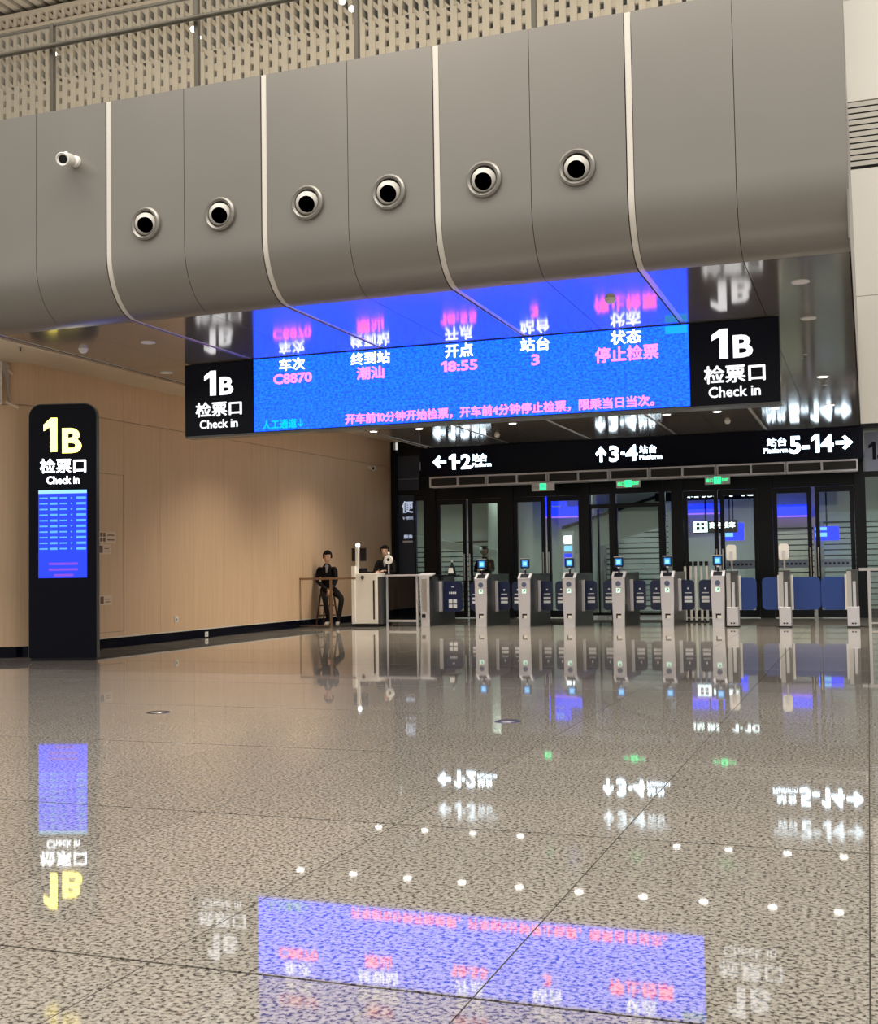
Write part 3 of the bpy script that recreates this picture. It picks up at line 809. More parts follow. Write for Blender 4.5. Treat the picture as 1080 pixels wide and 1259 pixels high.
MB().box(.012, .014, -.012, .012, .03, .06).build('socket', M['joint'], t)
t = thing('skirting_outlet', 'small white outlet on the black skirting', 'outlet', (XW-.012, 18.05, .02)); on_wall(t)
MB().box(0, .012, -.045, .045, 0, .085, bev=.003).build('plate', M['white'], t)
MB().box(.012, .014, -.012, .012, .03, .05).build('socket', M['joint'], t)
for x, y, lab in ((-5.51, 8.46, 'round metal floor drain cover left, on the granite floor'), (-2.56, 8.56, 'round metal floor drain cover in the middle of the granite floor')):
    t = thing('floor_cover', lab, 'floor cover', (x, y, 0))
    MB().lathe([(.06, .001), (.09, .004), (.10, .0)], (0, 0, 0), (0, 0, 1), 28).build('ring', M['steeldark'], t)
    MB().lathe([(0, .003), (.058, .003), (.06, .0)], (0, 0, 0), (0, 0, 1), 28).build('lid', M['steel'], t)

# ================================================================ TICKET GATES
YG = 21.9
def paddle(w, h, z0, side, m, txt, big=False):
    """flap plate whose hinge is at x=0 and that extends to side*w"""
    x0, x1 = (0, w) if side > 0 else (-w, 0)
    c = (1, 1, 1, 1)
    cor = (0, 1, 1, 0) if side > 0 else (1, 0, 0, 1)
    return MB().prism(rrect(x0, x1, z0, z0+h, min(.09, w*.3), 5, cor), 'y', -.012, .012)
def ticket_gate(x, label, wl=0.0, wr=0.30):
    t = thing('ticket_gate', label, 'ticket gate', (x, YG, 0), group='ticket gates in a row')
    hw = .118
    # dark long side body
    MB().prism([(.03, 0.0), (1.55, 0.0), (1.55, .97), (.20, .97), (.03, .88)], 'x', -hw+.008, hw-.008).build('body', M['steeldark'], t)
    # silver front pillar: wider at the head, narrow at the foot
    fr = MB().prism([(-hw*.86, 0), (hw*.86, 0), (hw, .55), (hw, .90), (-hw, .90), (-hw, .55)], 'y', 0, .035)
    fr.build('front_panel', M['silver'], t)
    # sloping head with dark reader window
    hm = MB().prism([(0, .895), (.02, .895), (.22, 1.0), (.20, 1.025), (.14, 1.025), (0, .92)], 'x', -hw-.006, hw+.006)
    hm.build('head', M['silver'], t)
    MB().prism([(.006, .93), (.011, .922), (.105, .992), (.10, 1.0)], 'x', -hw*.68, hw*.68).build('reader_window', M['black'], t)
    MB().box(-hw, hw, .2, 1.52, .97, 1.0, bev=.006).build('top_cover', M['steeldark'], t)
    MB().lathe([(0, -.006), (.045, -.006), (.05, 0)], (0, 0, .80), (0, 1, 0), 20).build('emblem_plate', mat_emblem, t)
    a = MB().box(-.038, .038, -.004, 0, .635, .715).build('arrow_light', M['arrowlit'], t)
    MB().prism([(-.026, .65), (-.014, .65), (.012, .68), (.012, .662), (.024, .662), (.024, .704), (-.016, .704), (-.016, .692), (.003, .692)], 'y', -.007, -.004).build('arrow', M['greenlabel'], a)
    sl_ = MB().box(-.045, .05, -.003, 0, .16, .245).build('ticket_slot', M['black'], t)
    MB().box(-.02, .05, -.01, -.003, .16, .215).build('tray', M['white'], sl_)
    # face screen on a short neck
    s = MB().prism(rrect(-.088, .088, 1.10, 1.30, .03, 4), 'y', .09, .12)
    s.tube((0, .12, 1.0), (0, .12, 1.14), .018, n=8)
    s = s.build('face_screen', M['navy'], t)
    MB().box(-.055, .055, .085, .09, 1.14, 1.26).build('display', M['gscreen'], s)
    MB().box(-.035, .035, .082, .085, 1.16, 1.235).build('prompt', M['gscreenl'], s)
    MB().box(-.088, .088, .085, .125, 1.288, 1.302).build('hood', M['steel'], s)
    MB().prism([(-.03, 1.105), (.0, 1.075), (.03, 1.105)], 'y', .085, .09).build('pointer', M['paper'], s)
    # flaps half-way along
    yp = .60
    for side, w in ((1, wr), (-1, wl)):
        if not w: continue
        MB().box(*( (hw-.008, hw+.055) if side > 0 else (-hw-.055, -hw+.008)), yp-.03, yp+.03, .27, .87, bev=.008).build('hinge_post', M['silver'], t)
        p = paddle(w, .56, .29, side, None, None); p.xf(Matrix.Translation((side*(hw+.055), yp, 0)))
        p = p.build('flap', M['navy'], t)
        xa = (hw+.055+w*.22) if side > 0 else (-hw-.055-w*.82); wb = w*.6
        pr = MB()
        pr.box(xa, xa+wb, yp-.016, yp-.012, .50, .545).box(xa, xa+wb, yp-.016, yp-.012, .43, .475)
        pr.box(xa+.01, xa+wb-.01, yp-.016, yp-.012, .60, .615)
        pr.lathe([(0, -.004), (.018, -.004), (.018, 0)], (xa+wb/2, yp-.012, .69), (0, 1, 0), 12)
        pr.build('notice_print', M['paper'], p)
    return t
mat_emblem = mat('emblem_blue_grey', (0.10, 0.12, 0.22), 0.4)
gx = [-7.04, -6.175, -5.305, -4.37, -3.47, -2.565]
gl = ['leftmost ticket gate with blue face screen and silver front', 'second ticket gate from the left, under the left exit sign', 'third ticket gate from the left', 'third ticket gate from the right among the screened gates', 'second ticket gate from the right among the screened gates', 'rightmost screened ticket gate, next to the wide blue lane']
for i, (x, lab) in enumerate(zip(gx, gl)):
    ticket_gate(x, lab, .235, .0 if i == 5 else .235)
# end cabinet at the left of the gate row
t = thing('gate_end_cabinet', 'dark gate cabinet with silver slanted front left of the first lane', 'ticket gate', (-8.20, YG, 0), group='ticket gates in a row')
MB().prism([(.03, 0), (1.55, 0), (1.55, .97), (.22, .97), (.03, .88)], 'x', -.10, .10).build('body', M['steeldark'], t)
MB().prism([(-.07, 0), (.10, 0), (.10, .98), (-.10, .98)], 'y', 0, .035).build('front_panel', M['silver'], t)
MB().box(-.055, .055, -.004, 0, .3, .93).build('inset', M['steel'], t)
MB().box(-.055, .02, -.006, 0, .17, .245).build('ticket_slot', M['black'], t)
MB().prism([(0, .98), (.03, .98), (.22, 1.02), (.22, 1.045), (0, 1.0)], 'x', -.13, .16).build('head', M['silver'], t)
MB().box(-.10, .10, .2, 1.5, .97, 1.0, bev=.006).build('top_cover', M['black'], t)
MB().box(.09, .16, .57, .63, .27, .87, bev=.008).build('hinge_post', M['silver'], t)
p = paddle(.40, .60, .27, 1, None, None); p.xf(Matrix.Translation((.19, .60, 0))); p = p.build('flap', M['navy'], t)
pr = MB().box(.30, .375, .582, .588, .44, .51).box(.395, .47, .582, .588, .44, .51).box(.30, .375, .582, .588, .34, .41).box(.395, .47, .582, .588, .34, .41)
for q in range(4): pr.box(.31+q*.04, .335+q*.04, .582, .588, .62, .66)
pr.box(.36, .41, .582, .588, .75, .765).build('notice_print', M['paper'], p)
# small bottle with white label standing on it
t = thing('sanitizer_bottle', 'black pump bottle with white label standing behind the end cabinet', 'bottle', (-7.86, 22.6, 1.0))
MB().lathe([(0, 0), (.085, 0), (.085, .02), (.055, .17), (.03, .19), (.018, .21), (.018, .25), (0, .25)], (0, 0, 0), (0, 0, 1), 20).build('body', M['black'], t, True)
MB().prism([(-.055, .03), (.055, .03), (.038, .14), (-.038, .14)], 'y', -.088, -.07).build('label', M['white'], t)
MB().lathe([(0, .25), (.02, .25), (.02, .28), (0, .29)], (0, 0, 0), (0, 0, 1), 12).build('pump', M['steel'], t)
st = thing('bottle_ledge', 'black ledge on the end cabinet carrying the bottle', 'shelf', (-7.86, 22.6, 0))
MB().box(-.235, .12, -.12, .12, .97, 1.0).build('board', M['black'], st)
MB().box(-.235, -.21, -.10, .10, .9, .97).build('bracket', M['black'], st)

# wide lanes at the right: slim posts with white face readers and big blue flaps
def wide_post(x, label, left, right, reader, rail=False):
    t = thing('wide_gate_post', label, 'ticket gate', (x, YG, 0), group='posts of the wide lanes')
    MB().box(-.10, .10, 0, .32, 0.02, .36, bev=.008).build('foot', M['silver'], t)
    MB().box(-.11, .11, -.01, .33, 0, .02).build('base', M['black'], t)
    MB().box(-.035, .0, -.003, 0, .06, .085).box(.015, .045, -.003, 0, .06, .085).build('foot_marks', M['black'], t)
    MB().box(-.095, -.02, .03, .30, .36, .99).build('column', M['steel'], t)
    MB().box(.0, .05, .02, .30, .36, .80).build('column', M['silver'], t)
    MB().box(-.02, .09, .06, .28, .36, .98).build('core', M['steeldark'], t)
    MB().box(-.10, .095, .02, .32, .98, 1.005).build('cap', M['steeldark'], t)
    if reader:
        MB().tube((0, .12, 1.0), (0, .12, 1.25), .018, n=10).build('stalk', M['steel'], t)
        r = MB().prism(rrect(-.085, .085, 1.19, 1.48, .05, 5), 'y', .06, .11).build('face_reader', M['white'], t)
        MB().prism(rrect(-.03, .03, 1.22, 1.36, .02, 4), 'y', .045, .06).build('arm', M['silver'], r)
    for side, w in ((-1, left), (1, right)):
        if not w: continue
        e = .10
        MB().box(*((e-.01, e+.035) if side > 0 else (-e-.035, -e+.01)), .28, .34, .30, .92, bev=.006).build('hinge_post', M['white'], t)
        p = paddle(w, .58, .30, side, None, None); p.xf(Matrix.Translation((side*(e+.035), .31, 0)))
        p.build('flap', M['blue'], t, False)
    return t
wide_post(-2.32, 'slim silver post with white face reader beside the rightmost screened gate', 0, .27, True)
wide_post(-1.41, 'slim silver post with white face reader between two pairs of blue flaps', .27, .46, True)
wide_post(-.27, 'slim silver post without reader at the right end of the blue lanes', .40, 0, False)
# railing right of the last post
t = thing('steel_barrier', 'silver tube barrier rail at the right edge beyond the blue lanes', 'barrier', (-.16, YG+.1, 0))
MB().box(.0, 2.2, -.025, .025, .98, 1.03).build('top_rail', M['steel'], t)
for x in (.16, 1.2, 2.17):
    MB().box(x-.025, x+.025, -.02, .02, 0, .98).build('post', M['steel'], t)
MB().box(.185, 1.175, -.008, .008, .1, .95).build('glass_pane', M['glass'], t)
MB().box(.185, 1.175, -.015, .015, .06, .09).build('lower_rail', M['steel'], t)

# ---- counter rail between cabinet and gates
t = thing('counter_rail', 'silver framed glass barrier counter between white cabinet and gates', 'counter', (0, 0, 0))
MB().box(-9.02, -8.345, 21.88, 22.15, .985, 1.02, bev=.005).build('top', M['silver'], t)
MB().box(-9.02, -8.98, 21.93, 21.97, 0, .985).build('post', M['silver'], t)
MB().box(-8.385, -8.345, 21.93, 21.97, 0, .985).build('post', M['silver'], t)
MB().box(-8.98, -8.385, 21.93, 21.97, .09, .13).build('lower_rail', M['silver'], t)
MB().box(-8.98, -8.385, 21.945, 21.955, .13, .985).build('glass_pane', glassmat('dark_glass', (.35, .36, .38)), t)
MB().box(-9.05, -8.98, 21.975, 22.1, 0, .06).build('foot', M['black'], t)

# ---- white inspection cabinet
t = thing('service_cabinet', 'white service cabinet with badge and screen mast beside the seated man', 'cabinet', (0, 0, 0))
MB().box(-9.62, -9.12, 21.7, 22.15, .06, 1.06, bev=.012).build('body', M['cab'], t)
MB().box(-9.66, -9.12, 21.68, 22.15, .0, .055).build('base', M['black'], t)
MB().box(-9.66, -9.58, 21.68, 21.95, .06, 1.20, bev=.008).build('front_edge', M['cab'], t)
MB().prism([(-9.46, 1.0), (-9.425, 1.015), (-9.39, 1.0), (-9.392, .955), (-9.425, .925), (-9.458, .955)], 'y', 21.69, 21.70).build('badge', M['steeldark'], t)
MB().box(-9.20, -9.17, 21.69, 21.70, .15, .92).build('recessed_handle', M['black'], t)
MB().box(-9.12, -9.06, 21.75, 22.1, .05, .98).build('side_rail', M['steeldark'], t)
MB().box(-9.60, -9.53, 21.75, 21.82, 1.06, 1.58, bev=.01).build('mast', M['white'], t)
MB().ball((-9.55, 21.78, 1.62), .045, n=14).build('beacon', M['letter'], t, True)
for x0, x1 in ((-9.68, -9.61), (-9.50, -9.38)):
    MB().box(x0, x1, 21.76, 21.81, 1.30, 1.56, bev=.006).build('side_screen', M['black'], t)
MB().box(-9.54, -9.40, 21.76, 21.90, 1.06, 1.16, bev=.01).build('keypad', M['black'], t)
MB().box(-9.40, -9.30, 21.78, 21.95, 1.06, 1.09).build('tray', M['black'], t)

# ---- bronze rail frame beside the man
def railframe(x0, x1, y, name, label):
    t = thing(name, label, 'barrier', (0, 0, 0))
    MB().box(x0, x1, y-.03, y+.03, .945, .985, bev=.006).build('top_rail', M['bronze'], t)
    for x in (x0+.06, x1-.22):
        MB().box(x-.022, x+.022, y-.02, y+.02, 0, .945).build('post', M['bronze'], t)
    MB().box(x0+.08, x1-.24, y-.012, y+.012, .03, .055).build('lower_rail', M['bronze'], t)
    return t
YR = 21.35
XR0 = wx(355, YR, 711); XR1 = wx(437, YR, 711)
t = thing('low_barrier', 'bronze steel rail frame in front of the seated man', 'barrier', (0, 0, 0))
MB().box(XR0, XR1, YR-.03, YR+.03, .945, .985, bev=.006).build('top_rail', M['bronze'], t)
for p_ in (359, 407):
    x = wx(p_, YR, 711)
    MB().box(x-.022, x+.022, YR-.02, YR+.02, 0, .945).build('post', M['bronze'], t)
MB().box(wx(361, YR, 711), wx(405, YR, 711), YR-.012, YR+.012, .03, .055).build('lower_rail', M['bronze'], t)
x = wx(355.5, YR, 711)+.01
MB().lathe([(0, .985), (.04, .985), (.035, 1.04), (.018, 1.09), (.022, 1.17), (.0, 1.19)], (x, YR, 0), (0, 0, 1), 14).build('finial', M['tan'], t, True)
# ---- stanchion cluster before the doors
i = 0
for px_ in (843, 849.5, 856, 862.5, 869.5):
    x = wx(px_, 23.9, 720)
    t = thing('stanchion', 'white belt stanchion with black cap, %s of the cluster behind the gates' % ('leftmost', 'second from left', 'middle', 'second from right', 'rightmost')[i], 'stanchion', (x, 23.9+.05*(i % 2), 0), group='white stanchions'); i += 1
    MB().lathe([(0, 0), (.05, 0), (.05, .02), (.03, .03), (0, .03)], (0, 0, 0), (0, 0, 1), 20).build('base', M['black'], t)
    MB().tube((0, 0, .03), (0, 0, 1.10), .026, n=14).build('pole', M['white'], t, True)
    MB().tube((0, 0, 1.10), (0, 0, 1.19), .034, n=14).build('cap', M['black'], t, True)

# ================================================================ BEHIND THE DOORS
YW = 33.0
wb = struct(MB().box(-16, 6, YW+.3, YW+.5, 0, ZS).build('wall_back', M['backwall']))
struct(MB().box(-16.2, -16, 25.2, 44, 0, ZS).build('wall_back_left', M['backwall']))
def shutter(x0, x1, z1, m, label):
    t = thing('roller_shutter', label, 'shutter', (0, 0, 0))
    s = MB(); z = 0.02
    while z < z1-.05:
        s.prism([(YW, z), (YW+.03, z+.01), (YW+.05, z+.10), (YW+.02, z+.115)], 'x', x0, x1); z += .145
    tag(s.build('slats', m, t), kind='stuff')
    MB().box(x0, x1, YW+.06, YW+.1, 0, z1).build('backing', M['joint'], t)
    MB().box(x0-.08, x0, YW-.03, YW+.1, 0, z1).build('guide_rail', M['steel'], t)
    MB().box(x1, x1+.08, YW-.03, YW+.1, 0, z1).build('guide_rail', M['steel'], t)
    MB().box(x0-.08, x1+.08, YW-.05, YW+.3, z1, z1+.25).build('shutter_box', m, t)
shutter(-6.9, -5.15, 2.6, M['shutter'], 'grey roller shutter seen through the middle glass doors')
shutter(-2.55, -1.35, 2.07, M['shutterwarm'], 'warm lit roller shutter seen through the second glass door from the right')
shutter(-1.1, 0.9, 2.2, M['shutter'], 'grey roller shutter seen through the rightmost glass door')
shutter(-13.2, -10.3, 1.9, M['shutter'], 'grey roller shutter seen through the leftmost glass doors')
def fascia(x0, x1, z0, z1, label):
    t = thing('shop_fascia', label, 'sign', (0, 0, 0))
    MB().box(x0, x1, YW-.35, YW+.29, z0+.03, z1).build('panel', M['fascia'], t)
    MB().box(x0, x1, YW-.36, YW-.06, z0, z0+.03).build('edge_strip', M['fasciapurple'], t)
    return t
f1 = fascia(-8.55, -7.45, 2.5, 2.80, 'blue lit fascia with purple lower edge through the fourth glass door')
MB().box(-8.55, -7.98, YW-.35, YW-.06, 2.80, 3.16).build('upper_panel', M['fascia'], f1)
text('lettering', '入口', -8.33, -8.12, 2.97, 3.13, YW-.36, M['gscreenl'], f1, .02)
MB().box(-8.34, -8.10, YW-.358, YW-.35, 2.80, 2.83).build('underline', M['paper'], f1)
fascia(-4.85, -3.75, 2.48, 2.76, 'blue lit fascia behind the doors under the right exit sign')
fascia(-2.45, -1.4, 2.34, 2.66, 'blue lit fascia above the warm roller shutter')
def screen(x0, x1, z0, z1, label, words):
    t = thing('wall_screen', label, 'screen', (0, 0, 0))
    MB().box(x0, x1, YW-.9, YW-.8, z0, z1, bev=.01).build('panel', M['fascia'], t)
    MB().box(x0+.02, (x0+x1)/2, YW-.906, YW-.9, z0+.1, z0+.2).box(x0+.02, (x0+x1)/2, YW-.906, YW-.9, z0+.26, z0+.34).build('picture', M['gscreenl'], t)
    MB().tube(((x0+x1)/2, YW-.85, z1), ((x0+x1)/2, YW-.85, ZS), .02, n=8).build('hanger', M['black'], t)
screen(-3.60, -3.05, 1.74, 2.2, 'bright blue screen hanging behind the glass door with the face reader before it', '')
screen(-1.28, -0.68, 1.69, 2.05, 'bright blue screen hanging behind the rightmost glass door', '')
# illuminated white sign board inside
t = thing('lit_shop_sign', 'white lit sign with symbol hanging behind the doors', 'sign', (0, 0, 0))
MB().box(-4.20, -3.85, 31.0, 31.08, 1.95, 2.22).build('symbol_box', M['letter'], t)
MB().box(-4.13, -4.04, 30.995, 31.0, 2.0, 2.09).box(-4.01, -3.92, 30.995, 31.0, 2.0, 2.09).box(-4.13, -4.04, 30.995, 31.0, 2.11, 2.19).box(-4.01, -3.92, 30.995, 31.0, 2.11, 2.19).build('symbol', M['black'], t)
text('lettering', '商务候车', -3.80, -3.15, 2.04, 2.20, 31.0, M['letter'], t, .02)
MB().box(-4.22, -3.1, 31.02, 31.1, 1.92, 2.24).build('backing', M['black'], t)
for x in (-3.9, -3.3): MB().tube((x, 31.06, 2.24), (x, 31.06, ZS), .02, n=8).build('hanger', M['black'], t)
t = thing('hanging_guide_sign', 'lit white characters high behind the doors at centre right', 'sign', (0, 0, 0))  # reflection in the door glass, modelled as a lit board hung inside
MB().box(-5.0, -2.5, 30.0, 30.1, 2.72, 3.1).build('board', M['beam'], t)
text('lettering', '出站 换乘', -4.30, -3.45, 2.78, 2.96, 29.99, M['letter'], t, .02)
text('lettering', '1 · 10', -3.25, -2.55, 2.78, 2.96, 29.99, M['letter'], t, .02)
for x in (-4.5, -3.0): MB().tube((x, 30.05, 3.1), (x, 30.05, ZS), .02, n=8).build('hanger', M['black'], t)
# info totem behind fourth door
t = thing('lit_totem', 'slim totem with white and blue lit squares behind the fourth glass door', 'totem', (0, 0, 0))
xa = wx(694, 30.3, 670); xb_ = wx(703.5, 30.3, 670)
MB().box(xa-.05, xb_+.05, 30.3, 30.42, 0, 2.05).build('body', M['silver'], t)
for z0, z1, m in ((1.72, 1.92, 'letter'), (1.52, 1.66, 'gscreenl'), (1.32, 1.46, 'kscreen'), (1.16, 1.28, 'kscreen')):
    MB().box(xa, xb_, 30.29, 30.3, z0, z1).build('light_square', M[m], t)
# escalator flank: pale diagonal band across the view
es = thing('escalator', 'pale diagonal flank of an escalator seen through the middle doors', 'escalator', (0, 0, 0))
MB().prism([(-7.6, 1.35), (-4.9, 2.15), (-4.9, 2.9), (-7.6, 2.1)], 'y', 30.8, 31.0).build('side_panel', M['escal'], es)
MB().prism([(-7.6, 2.1), (-4.9, 2.9), (-4.9, 2.98), (-7.6, 2.18)], 'y', 30.75, 31.05).build('handrail', M['black'], es)
MB().box(-7.7, -7.6, 30.8, 31.0, 0, 2.1).build('support', M['backwall'], es)
es2 = thing('stair_flank', 'dim sloping stair flank seen through the leftmost glass doors', 'stairs', (0, 0, 0))
MB().prism([(-13.0, 1.95), (-9.6, 1.45), (-9.6, 1.62), (-13.0, 2.25)], 'y', 31.3, 31.5).build('side_panel', M['escal'], es2)
MB().box(-13.1, -13.0, 31.3, 31.5, 0, 2.2).build('support', M['backwall'], es2)
# columns inside
for x, lab in ((-9.75, 'round grey column behind the second glass door'), (-7.15, 'round grey column between the fourth door and the escalator')):
    t = thing('column', lab, 'column', (x, 31.8, 0))
    MB().tube((0, 0, 0), (0, 0, ZS-.01), .22, n=24).build('shaft', M['escal'], t, True)
    MB().tube((0, 0, 0), (0, 0, .15), .25, n=24).build('plinth', M['steeldark'], t, True)
# lights of the inner hall
for xi, x in enumerate((-12.0, -9.6, -7.2, -4.8, -2.4, 0.2)):
    for y in (28.0, 31.2):
        t = thing('inner_downlight', 'lit downlight behind the glass doors, %s in the %s row' % (['leftmost', 'second from the left', 'third from the left', 'third from the right', 'second from the right', 'rightmost'][xi], 'nearer' if y < 30 else 'farther'), 'ceiling light', (x, y, ZS), group='downlights behind the doors')
        MB().lathe([(0, -.004), (.067, -.004), (.085, -.002), (.085, 0)], (0, 0, 0), (0, 0, 1), 20).build('lens', M['lamp'], t)
        l = bpy.data.lights.new('inner_lamp', 'SPOT'); l.energy = 190; l.spot_size = math.radians(140); l.spot_blend = .8; l.color = (.95, 1.0, .92); l.shadow_soft_size = .08
        o = bpy.data.objects.new('lamp', l); C.objects.link(o); o.parent = t; o.location = (0, 0, -.02)

# ================================================================ PEOPLE
def skin_mesh(chains):
    """chains: list of lists of (point, radius) sharing start points by coordinates; returns bmesh"""
    verts, rad, eds, idx = [], [], [], {}
    def vid(p, r):
        kx = tuple(round(c, 4) for c in p)
        if kx not in idx: idx[kx] = len(verts); verts.append(Vector(p)); rad.append(r)
        return idx[kx]
    for ch in chains:
        prev = None
        for p, r in ch:
            v = vid(p, r)
            if prev is not None and prev != v: eds.append((prev, v))
            prev = v
    me = bpy.data.meshes.new('skel'); me.from_pydata(verts, eds, [])
    o = bpy.data.objects.new('skel', me); C.objects.link(o)
    md = o.modifiers.new('s', 'SKIN'); md.use_smooth_shade = True
    if not me.skin_vertices: raise RuntimeError('skin layer')
    for i, sv in enumerate(me.skin_vertices[0].data):
        r = rad[i]; sv.radius = r if isinstance(r, tuple) else (r, r); sv.use_root = (i == 0)
    sb = o.modifiers.new('b', 'SUBSURF'); sb.levels = 1; sb.render_levels = 1
    dg = bpy.context.evaluated_depsgraph_get()
    out = bpy.data.meshes.new_from_object(o.evaluated_get(dg), depsgraph=dg)
    bpy.data.objects.remove(o); bpy.data.meshes.remove(me)
    bm = bmesh.new(); bm.from_mesh(out); bpy.data.meshes.remove(out)
    return bm

def seg_d(p, a, b):
    ab = b-a; t = max(0, min(1, (p-a).dot(ab)/max(1e-9, ab.length_squared)))
    return (p-(a+ab*t)).length

def person(name, label, J, head_r, face, loc, hands, hair_long=False, shoes='shoe'):
    """J: joints; head centre J['head']; face: unit vector the face looks at"""
    t = thing(name, label, 'person', loc)
    V = {k_: Vector(v) for k_, v in J.items()}
    pel, chest, neck, head = V['pelvis'], V['chest'], V['neck'], V['head']
    parts_ = [[[(pel-Vector((0, 0, .04)), (.14, .10)), (pel+Vector((0, 0, .03)), (.158, .11)), ((pel+chest)/2, (.155, .108)), (chest, (.178, .118)), (chest*.35+neck*.65, (.12, .085)), (neck, .052), (neck*.5+head*.5, .052)]]]
    for s in 'LR':
        sh, el, wr_ = V['sh'+s], V['el'+s], V['wr'+s]
        parts_.append([[(chest*.6+sh*.4, .07), (sh, .066), (sh*.5+el*.5, .054), (el, .046), (el*.5+wr_*.5, .041), (wr_, .028)]])
        hp, kn, an, to = V['hp'+s], V['kn'+s], V['an'+s], V['to'+s]
        parts_.append([[(pel*.4+hp*.6, .085), (hp*.8+kn*.2, .09), (hp*.5+kn*.5, .08), (kn, .064), (kn*.5+an*.5, .056), (an, .044)]])
        parts_.append([[(an+Vector((0, 0, .02)), .042), (an*.5+to*.5, .044), (to, .034)]])
    ch = parts_[0]
    bm = skin_mesh(ch)
    for q in parts_[1:]:
        m2 = skin_mesh(q); m_ = bpy.data.meshes.new('p'); m2.to_mesh(m_); m2.free(); bm.from_mesh(m_); bpy.data.meshes.remove(m_)
    tmp = bpy.data.meshes.new('t')
    # head: skull and jaw
    f = Vector(face).normalized(); side = f.cross(Vector((0, 0, 1))).normalized(); up = side.cross(f)
    R = Matrix((side, f, up)).transposed().to_4x4()
    def add_ball(c, rx, ry, rz):
        bmesh.ops.create_uvsphere(bm, u_segments=20, v_segments=14, radius=1, matrix=Matrix.Translation(c) @ R @ Matrix.Diagonal((rx, ry, rz, 1)))
    r = head_r
    add_ball(head+up*r*.12, r*.74, r*.90, r*.98)
    add_ball(head+f*r*.22-up*r*.48, r*.54, r*.60, r*.58)
    add_ball(head+f*r*.92-up*r*.18, r*.13, r*.18, r*.24)            # nose
    add_ball(head+f*r*.80-up*r*.55, r*.24, r*.10, r*.09)            # lips
    for s_ in (-1, 1): add_ball(head+side*s_*r*.74-up*r*.12-f*r*.05, r*.08, r*.16, r*.26)   # ears
    # hands: palm and five fingers
    for s in 'LR':
        wr_ = V['wr'+s]; d = Vector(hands[s][0]).normalized(); pn = Vector(hands[s][1]).normalized(); lat = d.cross(pn).normalized()
        pal = skin_mesh([[(wr_, (.026, .02)), (wr_+d*.045, (.036, .017)), (wr_+d*.085, (.036, .015))]])
        m_ = bpy.data.meshes.new('p'); pal.to_mesh(m_); pal.free(); bm.from_mesh(m_); bpy.data.meshes.remove(m_)
        for k_, (o_, ln) in enumerate(((-.030, .058), (-.010, .072), (.010, .076), (.030, .066))):
            b0 = wr_+d*.08+lat*o_
            fg = skin_mesh([[(b0, .0095), (b0+d*ln*.5-pn*.008, .0095), (b0+d*ln*.8-pn*.026, .009), (b0+d*ln-pn*.045, .0085)]])
            m_ = bpy.data.meshes.new('p'); fg.to_mesh(m_); fg.free(); bm.from_mesh(m_); bpy.data.meshes.remove(m_)
        tb = wr_+d*.03-lat*.03
        fg = skin_mesh([[(tb, .010), (tb+d*.025-lat*.022-pn*.01, .0095), (tb+d*.055-lat*.028-pn*.02, .008)]])
        m_ = bpy.data.meshes.new('p'); fg.to_mesh(m_); fg.free(); bm.from_mesh(m_); bpy.data.meshes.remove(m_)
    bm.to_mesh(tmp); bm.free()
    o = bpy.data.objects.new('rm', tmp); C.objects.link(o)
    rm = o.modifiers.new('r', 'REMESH'); rm.mode = 'VOXEL'; rm.voxel_size = .0075; rm.use_smooth_shade = True
    sm = o.modifiers.new('sm', 'SMOOTH'); sm.iterations = 3; sm.factor = .5
    dg = bpy.context.evaluated_depsgraph_get()
    me = bpy.data.meshes.new_from_object(o.evaluated_get(dg), depsgraph=dg)
    bpy.data.objects.remove(o)
    me.name = 'body'; me.materials.clear()
    for k_ in ('suit', 'skin', shoes, 'shirt'): me.materials.append(M[k_])
    nz = neck+Vector((0, 0, .0))
    for p in me.polygons:
        c = p.center
        mi = 0
        if c.z > neck.z+.015 and (c-head).length < head_r*2.2: mi = 1
        elif min((c-V['wrL']).length, (c-V['wrR']).length) < .2:
            for s in 'LR':
                hd__ = Vector(hands[s][0]).normalized()
                if (c-V['wr'+s]).dot(hd__) > .005 and seg_d(c, V['wr'+s], V['wr'+s]+hd__*.13) < .056: mi = 1
        if c.z < .11 and mi == 0 and min(seg_d(c, V['an'+s], V['to'+s]) for s in 'LR') < .07: mi = 2
        # shirt opening: narrow V on the chest
        rel = c-neck
        if mi == 0 and rel.dot(f) > .05 and -.17 < rel.z < .03 and abs(rel.dot(side)) < .012+.28*(rel.z+.17)*.9: mi = 3
        p.material_index = mi
    me.shade_smooth()
    b = link('body', me, t)
    # hair cap
    hb = bmesh.new()
    bmesh.ops.create_uvsphere(hb, u_segments=28, v_segments=20, radius=1, matrix=Matrix.Translation(head+up*r*.20-f*r*.10) @ R @ Matrix.Diagonal((r*.92, r*1.03, r*1.08, 1)))
    kill = [v for v in hb.verts if ((v.co-head).dot(f) > r*.42 and (v.co-head).dot(up) < r*.52) or (v.co-head).dot(up) < (-r*1.0 if hair_long else -r*.30)]
    bmesh.ops.delete(hb, geom=kill, context='VERTS')
    for v in hb.verts: v.co += Vector((random.uniform(-.004, .004), random.uniform(-.004, .004), random.uniform(-.002, .008)))
    if hair_long:
        bmesh.ops.create_uvsphere(hb, u_segments=16, v_segments=10, radius=1, matrix=Matrix.Translation(head-f*r*.75-up*r*.5) @ R @ Matrix.Diagonal((r*.5, r*.4, r*.7, 1)))
    hm = bpy.data.meshes.new('hair'); hb.to_mesh(hm); hb.free(); hm.materials.append(M['hair']); hm.shade_smooth()
    ho = link('hair', hm, t); sd = ho.modifiers.new('thickness', 'SOLIDIFY'); sd.thickness = .012
    ey = MB()
